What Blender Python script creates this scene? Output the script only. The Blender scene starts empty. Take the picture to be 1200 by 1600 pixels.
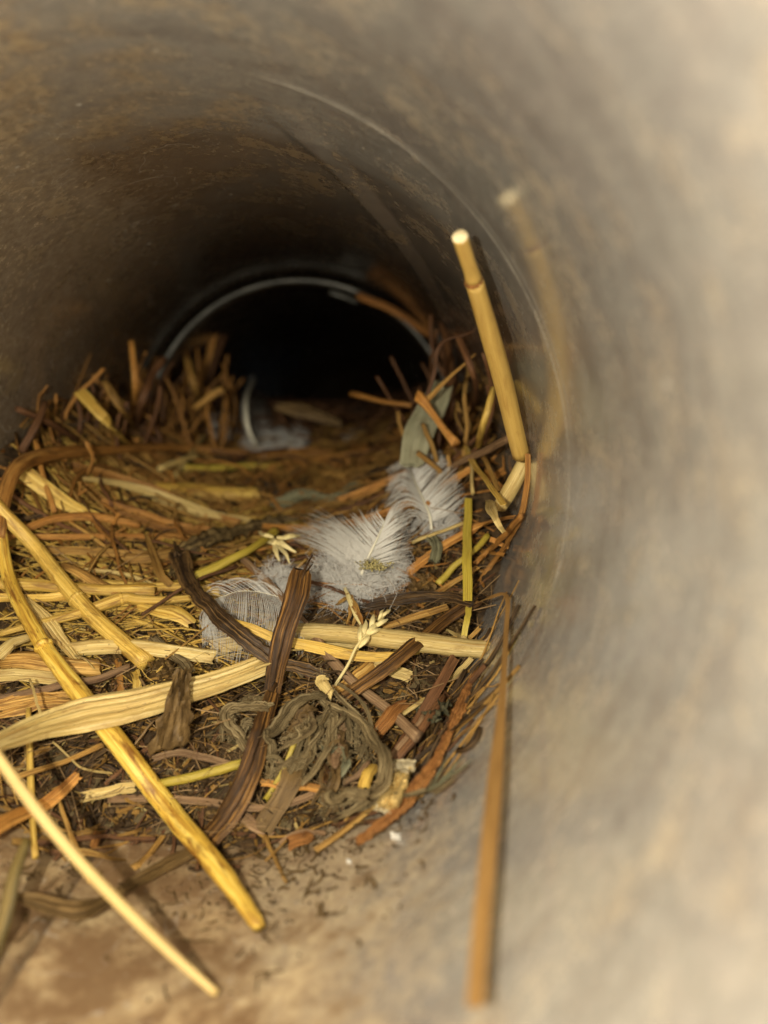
import bpy, math, random
import numpy as np
from mathutils import noise as mnoise, Vector

random.seed(7)
rng = np.random.default_rng(7)
S = bpy.context.scene
COL = S.collection
R = 0.065                     # inner radius of the pipe in metres; lengths below are in pipe radii unless noted
MM = 0.001 / R

# ------------------------------------------------------------------ camera
CX, CZ, PITCH, YAW, F = .5355, .1913, .1295, -.0047, 1250.0
cd = bpy.data.cameras.new('camera')
cam = bpy.data.objects.new('camera', cd)
COL.objects.link(cam)
cam.location = (CX * R, 0, CZ * R)
cam.rotation_euler = (math.pi / 2 - PITCH, 0, -YAW)
cd.sensor_fit = 'HORIZONTAL'
cd.sensor_width = 36
cd.lens = 36 * F / 1200
cd.clip_start = .002
cd.clip_end = 50
cd.dof.use_dof = True
cd.dof.focus_distance = 2.5 * R
cd.dof.aperture_fstop = 37.5 / 3.0
S.camera = cam

# ------------------------------------------------------------------ world: soft daylight reaching in at the open end
W = bpy.data.worlds.new('World')
S.world = W
W.use_nodes = True
wn = W.node_tree
bg = wn.nodes['Background']
sky = wn.nodes.new('ShaderNodeTexSky')
sky.sky_type = 'NISHITA'
sky.sun_disc = False
sky.sun_elevation = math.radians(40)
sky.sun_rotation = math.radians(200)
wn.links.new(sky.outputs[0], bg.inputs[0])
bg.inputs[1].default_value = .06

# ------------------------------------------------------------------ the phone's flash beside the lens
ld = bpy.data.lights.new('phone_flash', 'POINT')
ld.energy = 1.36
ld.color = (1, .91, .72)
ld.shadow_soft_size = .0022
lo = bpy.data.objects.new('phone_flash', ld)
COL.objects.link(lo)
lo.location = ((CX - .40) * R, -.26 * R, (CZ + .12) * R)

S.view_settings.view_transform = 'Standard'
S.view_settings.look = 'None'
S.view_settings.exposure = 0
S.view_settings.gamma = 1
S.cycles.max_bounces = 8
S.cycles.diffuse_bounces = 4

# ------------------------------------------------------------------ node materials
def mat_new(name):
    m = bpy.data.materials.new(name)
    m.use_nodes = True
    nt = m.node_tree
    return m, nt, nt.nodes['Principled BSDF']

def nd(nt, t, **kw):
    n = nt.nodes.new(t)
    for k, v in kw.items():
        if k.startswith('i_'):
            n.inputs[int(k[2:]) if k[2:].isdigit() else k[2:]].default_value = v
        else:
            setattr(n, k, v)
    return n

def ramp(nt, fac, stops):
    r = nt.nodes.new('ShaderNodeValToRGB')
    el = r.color_ramp.elements
    while len(el) < len(stops):
        el.new(.5)
    for e, (p, c) in zip(el, stops):
        e.position = p
        e.color = (*c, 1) if len(c) == 3 else c
    nt.links.new(fac, r.inputs[0])
    return r.outputs[0]

def mixc(nt, fac, a, b, mode='MIX'):
    m = nt.nodes.new('ShaderNodeMix')
    m.data_type = 'RGBA'
    m.blend_type = mode
    for sock, v in ((m.inputs[0], fac), (m.inputs[6], a), (m.inputs[7], b)):
        if isinstance(v, bpy.types.NodeSocket):
            nt.links.new(v, sock)
        elif isinstance(v, (int, float)):
            sock.default_value = v
        else:
            sock.default_value = (*v, 1)
    return m.outputs[2]

def noise(nt, vec, scale, detail=4, rough=.55, dist=0):
    n = nt.nodes.new('ShaderNodeTexNoise')
    n.inputs['Scale'].default_value = scale
    n.inputs['Detail'].default_value = detail
    n.inputs['Roughness'].default_value = rough
    n.inputs['Distortion'].default_value = dist
    if vec is not None:
        nt.links.new(vec, n.inputs['Vector'])
    return n.outputs[0]

def mapping(nt, vec, scale, loc=None):
    n = nt.nodes.new('ShaderNodeMapping')
    n.inputs['Scale'].default_value = scale
    nt.links.new(vec, n.inputs[0])
    if loc is not None:
        nt.links.new(loc, n.inputs['Location'])
    return n.outputs[0]

def math_(nt, op, a, b=0.0, clamp=False):
    n = nt.nodes.new('ShaderNodeMath')
    n.operation = op
    n.use_clamp = clamp
    for s, v in zip(n.inputs, (a, b)):
        if isinstance(v, bpy.types.NodeSocket):
            nt.links.new(v, s)
        else:
            s.default_value = v
    return n.outputs[0]

def fibre_mat(name, lo, mid, hi, stain, stain_amt=.5, rough=.5, spec=.4, vary=.35, fib=9, bump=.35, speck=0):
    """plant fibre: streaks along the stem (point attribute 'fib'), blotches, flecks, an own tone for each object"""
    m, nt, b = mat_new(name)
    at = nd(nt, 'ShaderNodeAttribute', attribute_name='fib')
    oi = nd(nt, 'ShaderNodeObjectInfo')
    off = math_(nt, 'MULTIPLY', oi.outputs['Random'], 37.0)
    comb = nd(nt, 'ShaderNodeCombineXYZ')
    nt.links.new(off, comb.inputs[0]); nt.links.new(off, comb.inputs[2])
    v1 = mapping(nt, at.outputs['Vector'], (fib, fib, 3.0), comb.outputs[0])
    v2 = mapping(nt, at.outputs['Vector'], (1.2, 1.2, 9.0), comb.outputs[0])
    f1 = noise(nt, v1, 1.0, 5, .65)
    f2 = noise(nt, v2, 1.0, 5, .6, .5)
    c = ramp(nt, f1, [(.35, lo), (.5, mid), (.65, hi)])
    smask = ramp(nt, f2, [(.5, (0, 0, 0)), (.68, (stain_amt,) * 3)])
    c = mixc(nt, smask, c, stain)
    if speck:
        v3 = mapping(nt, at.outputs['Vector'], (6, 6, 40.0), comb.outputs[0])
        f3 = noise(nt, v3, 1.0, 2, .5)
        sp = ramp(nt, f3, [(.66, (0, 0, 0)), (.72, (speck,) * 3)])
        c = mixc(nt, sp, c, (stain[0] * .4, stain[1] * .35, stain[2] * .3))
    hv = nd(nt, 'ShaderNodeHueSaturation')
    val = math_(nt, 'ADD', math_(nt, 'MULTIPLY', oi.outputs['Random'], vary), 1 - vary * .6)
    nt.links.new(val, hv.inputs['Value'])
    nt.links.new(c, hv.inputs['Color'])
    nt.links.new(hv.outputs[0], b.inputs['Base Color'])
    b.inputs['Roughness'].default_value = rough
    b.inputs['Specular IOR Level'].default_value = spec
    bp = nd(nt, 'ShaderNodeBump', i_Strength=min(1, bump * 1.6), i_Distance=.0004)
    nt.links.new(f1, bp.inputs['Height'])
    nt.links.new(bp.outputs[0], b.inputs['Normal'])
    return m

M = {
 'gold':   fibre_mat('golden_straw', (.40, .22, .035), (.62, .40, .075), (.82, .61, .17), (.20, .09, .018), .75, .42, .5, .3, 6, .4, .5),
 'mottled': fibre_mat('mottled_straw', (.40, .21, .03), (.66, .42, .06), (.82, .62, .14), (.17, .06, .01), .9, .38, .5, .1, 3, .3, .7),
 'reed':   fibre_mat('reed_skin', (.44, .27, .06), (.52, .34, .085), (.60, .42, .13), (.30, .15, .03), .45, .4, .5, .05, 26, .35),
 'pale':   fibre_mat('pale_straw', (.44, .29, .085), (.62, .46, .165), (.78, .63, .30), (.30, .17, .05), .6, .5, .4, .25, 8, .5, .5),
 'pith':   fibre_mat('straw_pith', (.66, .52, .28), (.80, .68, .42), (.86, .76, .52), (.5, .34, .14), .3, .7, .2, .1, 4, .3),
 'smooth': fibre_mat('smooth_golden_straw', (.44, .30, .10), (.56, .40, .15), (.66, .50, .22), (.40, .25, .08), .4, .45, .4, .1, 8, .3),
 'mossy':  fibre_mat('mossy_rotten_stem', (.03, .02, .008), (.10, .066, .024), (.27, .19, .075), (.03, .018, .008), .7, .7, .3, .2, 3, 1.0),
 'tan':    fibre_mat('tan_stem', (.17, .08, .018), (.42, .225, .05), (.66, .43, .135), (.10, .045, .012), .7, .55, .35, .6, 8, .5, .4),
 'orange': fibre_mat('orange_stem', (.20, .075, .014), (.44, .195, .04), (.64, .36, .10), (.11, .042, .011), .7, .5, .4, .6, 8, .5, .3),
 'red':    fibre_mat('red_brown_stem', (.06, .025, .010), (.145, .062, .024), (.27, .135, .055), (.04, .018, .008), .6, .5, .4, .4, 9, .5),
 'pink':   fibre_mat('pinkish_stem', (.16, .085, .042), (.29, .175, .09), (.43, .29, .155), (.09, .045, .022), .6, .6, .3, .3, 9, .5),
 'dark':   fibre_mat('dark_rotten_stem', (.014, .008, .004), (.06, .032, .012), (.26, .15, .05), (.016, .009, .005), .7, .5, .45, .3, 6, 1.0),
 'bark':   fibre_mat('brown_bark', (.016, .008, .003), (.075, .034, .009), (.30, .15, .035), (.022, .011, .004), .8, .5, .28, .1, 4, .8),
 'grey':   fibre_mat('grey_brown_leaf', (.06, .042, .02), (.17, .125, .06), (.33, .26, .14), (.06, .038, .018), .6, .8, .15, .4, 5, 1.0),
 'wool':   fibre_mat('leaf_wool', (.16, .12, .06), (.25, .19, .10), (.36, .29, .17), (.1, .07, .03), .3, .8, .1, .1, 3, .2),
 'leaf':   fibre_mat('brown_dry_leaf', (.055, .032, .010), (.125, .075, .025), (.22, .14, .055), (.045, .025, .009), .7, .6, .3, .25, 2.2, .8),
 'mould':  fibre_mat('grey_green_leaf', (.09, .085, .045), (.15, .145, .085), (.24, .23, .14), (.07, .06, .03), .5, .8, .2, .2, 4, .6),
 'papery': fibre_mat('pale_green_grey_leaf', (.15, .145, .085), (.24, .235, .15), (.32, .31, .21), (.14, .115, .06), .6, .6, .3, .1, 3, .5, .4),
 'green':  fibre_mat('yellow_green_blade', (.30, .22, .02), (.42, .32, .04), (.54, .43, .09), (.22, .13, .02), .4, .42, .5, .15, 6, .3, .3),
 'husk':   fibre_mat('pale_seed_husk', (.58, .46, .18), (.76, .64, .30), (.86, .76, .44), (.45, .3, .1), .4, .55, .3, .1, 6, .3),
 'rust':   fibre_mat('rust_orange_stem', (.13, .05, .012), (.30, .125, .03), (.46, .23, .07), (.10, .035, .010), .7, .6, .3, .2, 8, .8),
 'ribbon': fibre_mat('amber_grass_ribbon', (.19, .098, .026), (.27, .145, .042), (.36, .205, .065), (.14, .065, .016), .6, .5, .35, .1, 12, .35, .3),
 'olive':  fibre_mat('dark_olive_stem', (.06, .045, .012), (.12, .085, .022), (.26, .17, .04), (.04, .03, .01), .5, .5, .4, .1, 6, .4),
 'root':   fibre_mat('fine_root', (.16, .09, .035), (.27, .17, .075), (.40, .28, .14), (.10, .05, .02), .4, .6, .3, .4, 3, .2),
}

def feather_mat(name, col, tr=.35):
    m, nt, b = mat_new(name)
    at = nd(nt, 'ShaderNodeAttribute', attribute_name='fib')
    f = noise(nt, at.outputs['Vector'], 3.0, 3)
    c = ramp(nt, f, [(.3, tuple(x * .8 for x in col)), (.7, col)])
    nt.links.new(c, b.inputs['Base Color'])
    b.inputs['Roughness'].default_value = .5
    b.inputs['Specular IOR Level'].default_value = .4
    t = nd(nt, 'ShaderNodeBsdfTranslucent')
    nt.links.new(c, t.inputs[0])
    mx = nd(nt, 'ShaderNodeMixShader')
    mx.inputs[0].default_value = tr
    nt.links.new(b.outputs[0], mx.inputs[1]); nt.links.new(t.outputs[0], mx.inputs[2])
    nt.links.new(mx.outputs[0], nt.nodes['Material Output'].inputs[0])
    return m
M['feather'] = feather_mat('white_feather', (.74, .725, .68))
M['down'] = feather_mat('grey_down', (.72, .705, .67), .4)
M['quill'] = feather_mat('quill', (.86, .82, .66), .1)

def soil_mat():
    m, nt, b = mat_new('nest_soil')
    g = nd(nt, 'ShaderNodeNewGeometry')
    P = g.outputs['Position']
    n1 = noise(nt, P, 260, 8, .7)
    n2 = noise(nt, P, 900, 4, .6)
    n3 = noise(nt, P, 60, 4, .6)
    c = ramp(nt, n1, [(.30, (.014, .009, .005)), (.48, (.055, .034, .017)), (.66, (.13, .085, .042)), (.8, (.27, .19, .09))])
    c2 = ramp(nt, n2, [(.3, (.35, .35, .35)), (.7, (1.2, 1.15, 1.05))])
    c = mixc(nt, .8, c, c2, 'MULTIPLY')
    c = mixc(nt, ramp(nt, n3, [(.45, (0, 0, 0)), (.7, (.6, .6, .6))]), c, (.11, .065, .025))
    nt.links.new(c, b.inputs['Base Color'])
    b.inputs['Roughness'].default_value = .8
    b.inputs['Specular IOR Level'].default_value = .25
    bp = nd(nt, 'ShaderNodeBump', i_Strength=.9, i_Distance=.0008)
    h = math_(nt, 'ADD', n1, math_(nt, 'MULTIPLY', n2, .5))
    nt.links.new(h, bp.inputs['Height'])
    nt.links.new(bp.outputs[0], b.inputs['Normal'])
    return m
M['soil'] = soil_mat()

def pipe_mat():
    """grey sheet pipe: mottled metal, brown film deep inside, soil stain on the floor, specks, faint scratches"""
    m, nt, b = mat_new('dirty_grey_pipe')
    g = nd(nt, 'ShaderNodeNewGeometry')
    P = mapping(nt, g.outputs['Position'], (1 / R,) * 3)        # in pipe radii
    sep = nd(nt, 'ShaderNodeSeparateXYZ')
    nt.links.new(P, sep.inputs[0])
    x, y, z = sep.outputs
    n_big = noise(nt, P, 1.6, 6, .6, .4)
    n_mid = noise(nt, P, 6.0, 7, .62, .3)
    n_fine = noise(nt, P, 38, 5, .65)
    n_grain = noise(nt, P, 170, 3, .6)
    along = noise(nt, mapping(nt, P, (5, .9, 5)), 3.0, 4, .6)
    grey = ramp(nt, n_mid, [(.28, (.25, .243, .232)), (.45, (.29, .284, .270)), (.58, (.315, .310, .296)), (.75, (.365, .36, .345))])
    grey = mixc(nt, .45, grey, ramp(nt, n_fine, [(.3, (.55, .54, .53)), (.7, (1.3, 1.28, 1.25))]), 'MULTIPLY')
    grey = mixc(nt, .5, grey, ramp(nt, n_big, [(.36, (.72, .69, .71)), (.5, (.95, .95, .94)), (.64, (1.10, 1.09, 1.05))]), 'MULTIPLY')
    # pinkish oxide blooms
    grey = mixc(nt, ramp(nt, along, [(.5, (0, 0, 0)), (.75, (.35,) * 3)]), grey, (.33, .295, .275))
    grey = mixc(nt, .7, grey, ramp(nt, n_grain, [(.32, (.62, .60, .60)), (.5, (1, 1, 1)), (.68, (1.3, 1.28, 1.24))]), 'MULTIPLY')
    band = noise(nt, mapping(nt, P, (2.2, 7, 2.2)), 2.0, 5, .65, .6)
    grey = mixc(nt, ramp(nt, band, [(.47, (0, 0, 0)), (.66, (.5,) * 3)]), grey, (.16, .14, .13))
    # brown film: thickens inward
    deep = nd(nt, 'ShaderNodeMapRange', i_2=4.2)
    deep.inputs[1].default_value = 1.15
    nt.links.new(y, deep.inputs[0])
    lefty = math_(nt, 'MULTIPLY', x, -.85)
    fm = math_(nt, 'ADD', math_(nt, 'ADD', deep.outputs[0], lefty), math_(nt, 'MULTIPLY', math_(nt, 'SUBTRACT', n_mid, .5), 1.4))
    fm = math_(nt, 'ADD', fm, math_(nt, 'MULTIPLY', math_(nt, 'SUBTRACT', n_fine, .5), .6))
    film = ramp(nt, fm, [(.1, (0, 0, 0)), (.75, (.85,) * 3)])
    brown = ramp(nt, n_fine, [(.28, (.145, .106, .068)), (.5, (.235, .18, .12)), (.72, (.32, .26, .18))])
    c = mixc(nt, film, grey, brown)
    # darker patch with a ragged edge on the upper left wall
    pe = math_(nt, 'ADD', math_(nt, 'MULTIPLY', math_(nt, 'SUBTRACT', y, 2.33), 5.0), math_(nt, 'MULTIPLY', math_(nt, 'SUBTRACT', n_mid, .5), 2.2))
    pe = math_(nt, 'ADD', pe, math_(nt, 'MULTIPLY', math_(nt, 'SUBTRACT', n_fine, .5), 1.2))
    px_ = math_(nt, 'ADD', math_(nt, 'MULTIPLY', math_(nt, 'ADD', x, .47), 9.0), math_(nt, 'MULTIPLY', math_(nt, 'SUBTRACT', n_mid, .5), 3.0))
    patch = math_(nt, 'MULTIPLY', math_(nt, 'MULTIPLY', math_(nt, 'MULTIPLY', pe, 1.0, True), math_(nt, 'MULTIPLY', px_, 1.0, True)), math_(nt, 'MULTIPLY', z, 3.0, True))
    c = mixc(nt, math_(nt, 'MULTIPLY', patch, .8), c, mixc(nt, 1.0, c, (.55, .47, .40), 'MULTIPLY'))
    # soil stain on the floor in front of the nest
    low = nd(nt, 'ShaderNodeMapRange')
    low.inputs[1].default_value = -.48
    low.inputs[2].default_value = -1.0
    nt.links.new(z, low.inputs[0])
    dx = math_(nt, 'ADD', x, .22)
    side = math_(nt, 'SUBTRACT', 1.0, math_(nt, 'MULTIPLY', math_(nt, 'MULTIPLY', dx, dx), 1.05))
    st = math_(nt, 'MULTIPLY', low.outputs[0], side)
    st = math_(nt, 'ADD', math_(nt, 'MULTIPLY', st, .95), math_(nt, 'MULTIPLY', math_(nt, 'SUBTRACT', n_mid, .5), 1.0))
    st = math_(nt, 'ADD', st, math_(nt, 'MULTIPLY', math_(nt, 'SUBTRACT', n_fine, .5), .5))
    stain = ramp(nt, st, [(.0, (0, 0, 0)), (.35, (.5,) * 3), (.85, (.88,) * 3)])
    earth = ramp(nt, n_fine, [(.3, (.34, .215, .095)), (.5, (.46, .325, .16)), (.7, (.56, .43, .235))])
    c = mixc(nt, stain, c, earth)
    # heavy soil crusts in blotches on the floor
    cr = math_(nt, 'ADD', math_(nt, 'MULTIPLY', st, .8), math_(nt, 'MULTIPLY', math_(nt, 'SUBTRACT', noise(nt, P, 8, 7, .68), .5), 2.2))
    crust = ramp(nt, cr, [(.42, (0, 0, 0)), (.58, (.4,) * 3), (.82, (.85,) * 3)])
    c = mixc(nt, crust, c, (.14, .07, .025))
    # near-black brown deep inside: the flash's falloff painted into the wall colour
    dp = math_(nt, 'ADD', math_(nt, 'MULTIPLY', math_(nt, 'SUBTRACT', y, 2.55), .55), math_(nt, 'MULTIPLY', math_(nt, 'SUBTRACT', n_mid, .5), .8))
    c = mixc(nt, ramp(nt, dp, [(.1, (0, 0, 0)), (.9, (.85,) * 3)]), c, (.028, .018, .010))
    # grime plus the step's shadow line, painted in along the lapped floor seam
    an = math_(nt, 'ARCTAN2', x, math_(nt, 'MULTIPLY', z, -1))
    gap_ = math_(nt, 'ADD', math_(nt, 'MULTIPLY', an, -1), -.222)
    gm = ramp(nt, gap_, [(.0, (0, 0, 0)), (.004, (.9,) * 3), (.014, (.75,) * 3), (.045, (0, 0, 0))])
    c = mixc(nt, mixc(nt, 1.0, gm, ramp(nt, n_mid, [(.3, (.5,) * 3), (.6, (1, 1, 1))]), 'MULTIPLY'), c, (.07, .042, .02))
    # pale lime spots and specks
    vo = nd(nt, 'ShaderNodeTexVoronoi', i_Scale=7.0)
    nt.links.new(P, vo.inputs['Vector'])
    d = math_(nt, 'ADD', vo.outputs['Distance'], math_(nt, 'MULTIPLY', n_fine, .12))
    spot = ramp(nt, d, [(.07, (1, 1, 1)), (.13, (0, 0, 0))])
    rare = ramp(nt, noise(nt, P, 2.3, 2), [(.36, (0, 0, 0)), (.54, (.9,) * 3)])
    spot = mixc(nt, 1.0, spot, rare, 'MULTIPLY')
    c = mixc(nt, spot, c, (.70, .68, .62))
    vo2 = nd(nt, 'ShaderNodeTexVoronoi', i_Scale=26.0)
    nt.links.new(P, vo2.inputs['Vector'])
    sp2 = ramp(nt, vo2.outputs['Distance'], [(.04, (.45,) * 3), (.075, (0, 0, 0))])
    c = mixc(nt, sp2, c, (.55, .50, .40))
    # hair scratches
    sc = noise(nt, mapping(nt, P, (1, 1, 1)), 2.0, 3, .5, 3.0)
    scr = math_(nt, 'ABSOLUTE', math_(nt, 'SUBTRACT', sc, .5))
    scm = ramp(nt, scr, [(.0, (.35,) * 3), (.0035, (0, 0, 0))])
    c = mixc(nt, scm, c, (.55, .52, .46))
    nt.links.new(c, b.inputs['Base Color'])
    b.inputs['Metallic'].default_value = .12
    rg = ramp(nt, math_(nt, 'ADD', math_(nt, 'MULTIPLY', n_mid, .6), math_(nt, 'MULTIPLY', n_fine, .4)), [(.3, (.13,) * 3), (.7, (.27,) * 3)])
    rg = mixc(nt, stain, rg, (.7, .7, .7))
    cw = math_(nt, 'MULTIPLY', math_(nt, 'SUBTRACT', 1.0, film, True), math_(nt, 'SUBTRACT', 1.0, stain, True))
    nt.links.new(math_(nt, 'MULTIPLY', cw, .7), b.inputs['Coat Weight'])
    b.inputs['Coat Roughness'].default_value = .115
    nt.links.new(rg, b.inputs['Roughness'])
    b.inputs['Specular IOR Level'].default_value = 1.0
    bp = nd(nt, 'ShaderNodeBump', i_Strength=.14, i_Distance=.0006)
    hh = math_(nt, 'ADD', math_(nt, 'MULTIPLY', n_mid, .10), math_(nt, 'ADD', math_(nt, 'MULTIPLY', n_fine, .25), math_(nt, 'MULTIPLY', n_grain, .12)))
    hh = math_(nt, 'ADD', hh, math_(nt, 'MULTIPLY', crust, .5))
    nt.links.new(hh, bp.inputs['Height'])
    nt.links.new(bp.outputs[0], b.inputs['Normal'])
    return m
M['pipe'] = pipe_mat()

def plain(name, col, rough=.6, nscale=300, amt=.25, spec=.4, metallic=0):
    m, nt, b = mat_new(name)
    g = nd(nt, 'ShaderNodeNewGeometry')
    f = noise(nt, g.outputs['Position'], nscale, 5, .6)
    c = ramp(nt, f, [(.3, tuple(v * (1 - amt) for v in col)), (.7, tuple(min(1, v * (1 + amt)) for v in col))])
    nt.links.new(c, b.inputs['Base Color'])
    b.inputs['Roughness'].default_value = rough
    b.inputs['Specular IOR Level'].default_value = spec
    b.inputs['Metallic'].default_value = metallic
    bp = nd(nt, 'ShaderNodeBump', i_Strength=.4, i_Distance=.0003)
    nt.links.new(f, bp.inputs['Height'])
    nt.links.new(bp.outputs[0], b.inputs['Normal'])
    return m
M['rim'] = plain('bare_metal_edge', (.09, .09, .08), .35, 90, .75, .5, .2)
M['crease'] = plain('rubbed_crease', (.27, .245, .20), .5, 300, .4, .4)
M['shell'] = plain('cream_shell', (.56, .41, .16), .5, 160, .3)
M['cream'] = plain('cream_rim', (.60, .52, .34), .5, 160, .35)
M['white'] = plain('white_chip', (.8, .78, .72), .5)
M['lichen'] = plain('yellow_green_crumb', (.36, .31, .13), .8, 700, .5)

# ------------------------------------------------------------------ object helpers
def tag(o, label, cat, group=None, kind=None):
    if label: o['label'] = label
    if cat: o['category'] = cat
    if group: o['group'] = group
    if kind: o['kind'] = kind
    return o

def mk(name, V, Fc, mat, parent=None, fib=None, smooth=True, mats=None, midx=None, sharp=0):
    """one mesh object from verts in pipe radii; origin in the middle of the mesh"""
    V = np.asarray(V, float) * R
    c = V.mean(0)
    me = bpy.data.meshes.new(name)
    me.from_pydata((V - c).tolist(), [], [tuple(int(i) for i in f) for f in Fc])
    for mm in (mats or [mat]):
        me.materials.append(mm)
    if midx is not None:
        me.polygons.foreach_set('material_index', np.asarray(midx, dtype=np.int32))
    if smooth:
        me.polygons.foreach_set('use_smooth', np.ones(len(me.polygons), dtype=bool))
    if sharp:
        me.set_sharp_from_angle(angle=math.radians(sharp))
    if fib is not None:
        a = me.attributes.new('fib', 'FLOAT_VECTOR', 'POINT')
        a.data.foreach_set('vector', np.asarray(fib, dtype=np.float32).ravel())
    o = bpy.data.objects.new(name, me)
    COL.objects.link(o)
    if parent is not None:
        o.parent = parent
        o.location = Vector(c) - parent.location
    else:
        o.location = c
    return o

CAM = np.array([CX, 0, CZ])
def ray(px, py):
    v = np.array([(px - 600) / F, 1, -(py - 800) / F])
    c, s = math.cos(PITCH), math.sin(PITCH)
    Y = v[1] * c + v[2] * s; Z = -v[1] * s + v[2] * c; X = v[0]
    c, s = math.cos(YAW), math.sin(YAW)
    return np.array([X * c + Y * s, -X * s + Y * c, Z])

BY = [1.55, 1.75, 1.88, 2.1, 2.4, 2.7, 3.0, 3.5, 4.2, 5.3, 7, 9, 20]
BH = [-1.2, -1.06, -.985, -.865, -.68, -.52, -.41, -.31, -.19, -.08, .02, .06, .06]
KY = [1.5, 2.2, 2.6, 2.85, 3.2, 4, 5.3, 7, 20]
KH = [.02, .02, .03, .22, .40, .44, .44, .35, .25]
def H(x, y):
    return np.interp(y, BY, BH) + np.interp(y, KY, KH) * min(abs(x), 1) ** 3 \
        - .07 * math.exp(-((x + .05) / .45) ** 2 - ((y - 3.55) / .5) ** 2) \
        - .13 * math.exp(-((x + .1) / .35) ** 2 - ((y - 1.95) / .16) ** 2)

def gap(p):
    """height above the bed or distance to the wall, whichever is less"""
    return min(p[2] - H(p[0], p[1]), 1 - math.hypot(p[0], p[2]))

def hit(px, py, lift=0.0):
    d = ray(px, py)
    t0, t = .5, .5
    while t < 14:
        if gap(CAM + d * t) < lift:
            break
        t0 = t
        t += .03
    a, b = t0, t
    for _ in range(14):
        m = (a + b) / 2
        if gap(CAM + d * m) < lift: b = m
        else: a = m
    return CAM + d * a, a

def place(pt, w):
    """(px, py[, lift in mm]) resting over bed or wall; (px, py, 'Y', depth) at an explicit depth"""
    if len(pt) == 4:
        d = ray(pt[0], pt[1]); t = (pt[3]) / d[1]
        return CAM + d * t, t
    lift = (pt[2] if len(pt) > 2 else .4) * MM
    p, t = hit(pt[0], pt[1], lift + w * 2.4 / F * .5)
    return p, t

def spline(P, n):
    P = np.asarray(P, float)
    if len(P) == 2:
        return P[0] + (P[1] - P[0]) * np.linspace(0, 1, n)[:, None]
    seg = np.linalg.norm(np.diff(P, axis=0), axis=1)
    u = np.concatenate([[0], np.cumsum(np.sqrt(seg + 1e-9))]); u /= u[-1]
    # Catmull-Rom (non-uniform via finite-difference tangents)
    m = np.zeros_like(P)
    for i in range(len(P)):
        if i == 0: m[i] = (P[1] - P[0]) / (u[1] - u[0])
        elif i == len(P) - 1: m[i] = (P[-1] - P[-2]) / (u[-1] - u[-2])
        else:
            a = (P[i] - P[i - 1]) / (u[i] - u[i - 1]); b = (P[i + 1] - P[i]) / (u[i + 1] - u[i])
            wa = u[i + 1] - u[i]; wb = u[i] - u[i - 1]
            m[i] = (a * wa + b * wb) / (wa + wb)
    # arc-length-ish sampling
    uu = np.linspace(0, 1, n * 4)
    def ev(q):
        i = np.clip(np.searchsorted(u, q, 'right') - 1, 0, len(P) - 2)
        h = (u[i + 1] - u[i])[:, None]; s = ((q - u[i]))[:, None] / h
        return (2 * s**3 - 3 * s**2 + 1) * P[i] + (s**3 - 2 * s**2 + s) * h * m[i] + (-2 * s**3 + 3 * s**2) * P[i + 1] + (s**3 - s**2) * h * m[i + 1]
    Q = ev(uu)
    L = np.concatenate([[0], np.cumsum(np.linalg.norm(np.diff(Q, axis=0), axis=1))])
    q = np.interp(np.linspace(0, L[-1], n), L, uu)
    return ev(q)

def circ(m, ex=1.0, ey=1.0):
    a = np.linspace(0, 2 * math.pi, m, endpoint=False)
    return np.stack([ex * np.cos(a), ey * np.sin(a)], 1)

PROF = {
 'tube': circ(10),
 'thin': circ(5),
 'oval': circ(10, 1, .6),
 'flat': np.array([(1, 0), (.55, .09), (0, .04), (-.55, .09), (-1, 0), (-.55, -.05), (0, -.10), (.55, -.05)]),
 'vee':  np.array([(1, .30), (.5, .16), (0, .02), (-.5, .16), (-1, .30), (-.5, .04), (0, -.10), (.5, .04)]),
 'dome': np.array([(1, -.2), (.6, .15), (.2, .28), (-.2, .28), (-.6, .15), (-1, -.2), (-.4, .05), (.4, .05)]),
 'ridge': np.array([(1, -.10), (.82, .20), (.6, .12), (.42, .26), (.25, .10), (.02, .27), (-.2, .13), (-.38, .28), (-.6, .14), (-.8, .22), (-1, -.08), (0, -.2)]),
 'crease': np.array([(1, .1), (.72, .3), (.45, .02), (.15, .32), (-.1, .05), (-.45, .34), (-.7, .06), (-1, .2), (-.5, -.16), (0, -.12), (.5, -.18)]),
 'bark': np.array([(1, .0), (.8, .14), (.45, .26), (.05, .30), (-.2, .10), (-.35, .16), (-.7, .2), (-1, .0), (-.45, -.12), (.4, -.12)]),
 'lens': np.array([(1, 0), (0, .12), (-1, 0), (0, -.08)]),
}

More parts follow.
